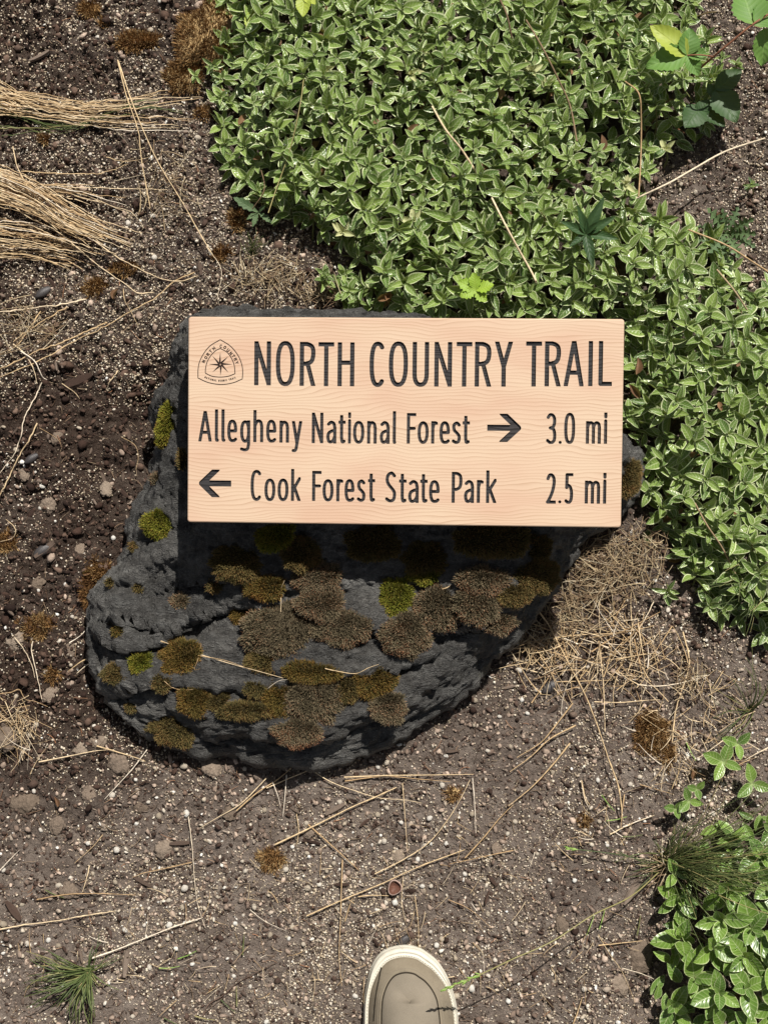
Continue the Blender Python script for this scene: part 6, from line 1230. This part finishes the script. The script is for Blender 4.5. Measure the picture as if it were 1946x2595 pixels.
#%%GRASS
def blade_path(c, tip, ztip, zb, sag=.3, n=9):
    a = np.array(P(*c, zb)); b = np.array(P(*tip, ztip)); t = np.linspace(0, 1, n)[:, None]; p = a + (b - a) * t; L = np.linalg.norm(b - a); p[:, 2] += L * sag * np.sin(np.pi * t[:, 0]) ** 1.; return p
def tuft(px, py, tips, label, mat='grass', r=.0009, zb=None, spread=6, sag=.22):
    x, y, _ = P(px, py); z = float(gz(x, y)); root = empty('grass_tuft', (x, y, z)); tag(root, label, 'grass tuft'); c0 = np.array([x, y, z])
    for tx, ty, tz in tips:
        c = (px + rng.normal(0, spread), py + rng.normal(0, spread)); pp = blade_path(c, (tx, ty), tz, z + .002, sag * rng.uniform(.4, 1.3)); side = np.cross(pp[-1] - pp[0], [0, 0, 1.]); side /= np.linalg.norm(side); pp += side * (rng.normal(0, .06) * np.linalg.norm(pp[-1] - pp[0]) * np.sin(np.linspace(0, np.pi, 9)))[:, None]
        V_, F_ = tube(pp - c0, r * rng.uniform(.6, 1.1) * np.linspace(1, .25, 9) ** .7, 4); mk('blade', V_, F_, [M[mat]], parent=root)
    return root
g5 = lambda a, b: (a / 2.37, 1850 + b / 2.37)
tips = []
for k in range(48): th = rng.uniform(2.65, 3.75); R0 = rng.uniform(70, 185); tips.append((228 + R0 * math.cos(th), 2462 - R0 * math.sin(th) * 1.0, rng.uniform(.012, .04)))
for k in range(40): th = rng.uniform(3.9, 4.85); R0 = rng.uniform(60, 150); tips.append((228 + R0 * math.cos(th), 2462 - R0 * math.sin(th), rng.uniform(.012, .045)))
for k in range(14): th = rng.uniform(-1.2, 1.8); R0 = rng.uniform(40, 100); tips.append((228 + R0 * math.cos(th), 2462 - R0 * math.sin(th), rng.uniform(.005, .02)))
tuft(228, 2462, tips, 'dark green grass tuft spreading at the bottom left corner', r=.0009)
tips = []
for k in range(150): th = rng.normal(-.08, .42); R0 = rng.uniform(90, 330); tips.append((1690 + R0 * math.cos(th), 2185 - R0 * math.sin(th), rng.uniform(.05, .10)))
for k in range(26): th = rng.uniform(.9, 2.2); R0 = rng.uniform(40, 120); tips.append((1690 + R0 * math.cos(th), 2185 - R0 * math.sin(th), rng.uniform(.01, .03)))
for k in range(10): th = rng.uniform(2.9, 3.9); R0 = rng.uniform(60, 170); tips.append((1690 + R0 * math.cos(th), 2185 - R0 * math.sin(th), rng.uniform(.01, .03)))
tuft(1690, 2185, tips, 'fine wiry green grass tuft fanning over the leaves at the lower right', r=.0007, spread=12, sag=.15)
tuft(1690, 2190, [(1690 + rng.uniform(30, 120) * math.cos(t), 2190 - rng.uniform(20, 90) * math.sin(t), rng.uniform(.005, .03)) for t in rng.uniform(0, 6.28, 70)], 'brown dead blades at the heart of the lower right grass tuft', 'thatch', .0007, spread=14)
tuft(1915, 1480, [(1915 + rng.uniform(40, 150) * math.cos(t), 1480 - rng.uniform(40, 150) * math.sin(t), rng.uniform(.03, .07)) for t in rng.uniform(1.5, 4.9, 40)], 'thin green grass blades at the right edge under the mat', r=.0006)
tuft(1900, 1800, [(1900 + rng.uniform(40, 120) * math.cos(t), 1800 - rng.uniform(40, 180) * math.sin(t), rng.uniform(.02, .05)) for t in rng.uniform(.8, 4.0, 22)], 'sparse green grass blades at the right edge of the dry soil', r=.0006)
tuft(640, 640, [(640 + rng.uniform(20, 60) * math.cos(t), 640 - rng.uniform(20, 70) * math.sin(t), rng.uniform(.01, .03)) for t in rng.uniform(.3, 2.9, 26)], 'short olive grass tuft above the boulder', r=.0005)
for a, b, th, lab in [(1540, 2035, -.9, 'short bright green blade on the right soil'), (1562, 2075, 0.2, 'second short bright green blade on the right soil'), (1602, 2118, .1, 'third short green blade near the tuft'), (1495, 2345, 1.2, 'small lime grass blade pair right of the shoe'), (1525, 2330, 1.3, 'lime blade next to the pair right of the shoe'), (1750, 1905, -1.1, 'bright green blade beside the small plant'), (1618, 2345, 1.4, 'small green blade near the dry clod'), (475, 1850 + 1350 / 2.37, .4, 'lime green grass tip in the lower left soil'), (430, 1850 + 1425 / 2.37, .1, 'second lime green tip in the lower left soil'), (617, 1850 + 1290 / 2.37, 1.5, 'upright feathery green seed head left of the shoe'), (600, 1850 + 1600 / 2.37, 1.6, 'dark green stem left of the shoe'), (580, 1850 + 1660 / 2.37, -.7, 'green leaf tip at the bottom left of the shoe'), (140, 1850 + 985 / 2.37, -.4, 'small grey green seed head above the left tuft'), (520, 1850 + 1730 / 2.37, -.2, 'green tip at the bottom edge'), (440, 2590, -.4, 'olive tip at the bottom photo edge'), (575, 215, -1.15, 'green stem left of the leafy mat')]:
    L = 26; stalk([(a - L * math.cos(th), b + L * math.sin(th)), (a, b + 2), (a + L * math.cos(th), b - L * math.sin(th))], .0011, .006, 'limegrass' if 'lime' in lab or 'bright' in lab else 'grass', 'grass_sprig', lab, 'grass sprig')
# long seed stalks
def seedstalk(pts, zs, r, label, head):
    Q = catmull([(a, b, z) for (a, b), z in zip(pts, zs)], 9); pth = np.array([P(a, b, z) for a, b, z in Q]); V_, F_ = tube(pth, r, 5); root = mk('seed_stalk', V_, F_, [M['grass']]); tag(root, label, 'grass stalk')
    m = MB(); k0 = int(len(pth) * (1 - head)); seg = pth[k0:]
    for k in range(len(seg) - 1):
        for j in range(5):
            t = rng.random(); p = seg[k] * (1 - t) + seg[k + 1] * t; d = seg[k + 1] - seg[k]; d /= np.linalg.norm(d); e = d + rng.normal(0, .22, 3); e /= np.linalg.norm(e); l = rng.uniform(.004, .008)
            V_, F_ = tube(np.array([p, p + e * l * .5, p + e * l]), np.array([.0004, .0010, .0002]), 4); m.add(V_, F_, rng.random())
    m.build('seed_head', [M['limegrass']], root); return root
seedstalk([(1690, 2190), (1600, 2270), (1500, 2320), (1400, 2385), (1300, 2430), (1220, 2468), (1130, 2505)], [.004, .05, .08, .095, .10, .10, .098], .0007, 'long green grass stalk with its seed head over the shoe toe', .17)
seedstalk([(1690, 2190), (1560, 2165), (1440, 2150)], [.004, .02, .02], .0006, 'green stalk pointing left from the lower right tuft', .15)
# drops of water on the leaves
dv = []; cands = [o for o in C.objects if o.name.split('.')[0] == 'leaf' and o.parent and o.parent.name.startswith('leafy_shoot')]
bpy.context.view_layer.update()
random.Random(5).shuffle(cands)
for o in cands[:330]:
    p = o.matrix_world @ Vector((rng.uniform(.3, .75), rng.uniform(-.1, .1), .10)); dv.append(tuple(p))
dv = np.array(dv); sz = rng.uniform(.0007, .0015, len(dv)); BVd = IC1[None] * np.array([1, 1, .7]) * sz[:, None, None] + dv[:, None]
tag(mk('water_droplets', BVd, (IF1[None] + (np.arange(len(dv)) * len(IC1))[:, None, None]).reshape(-1, 3), [M['drop']]), 'clear water droplets on the leaves of the mat', kind='stuff')
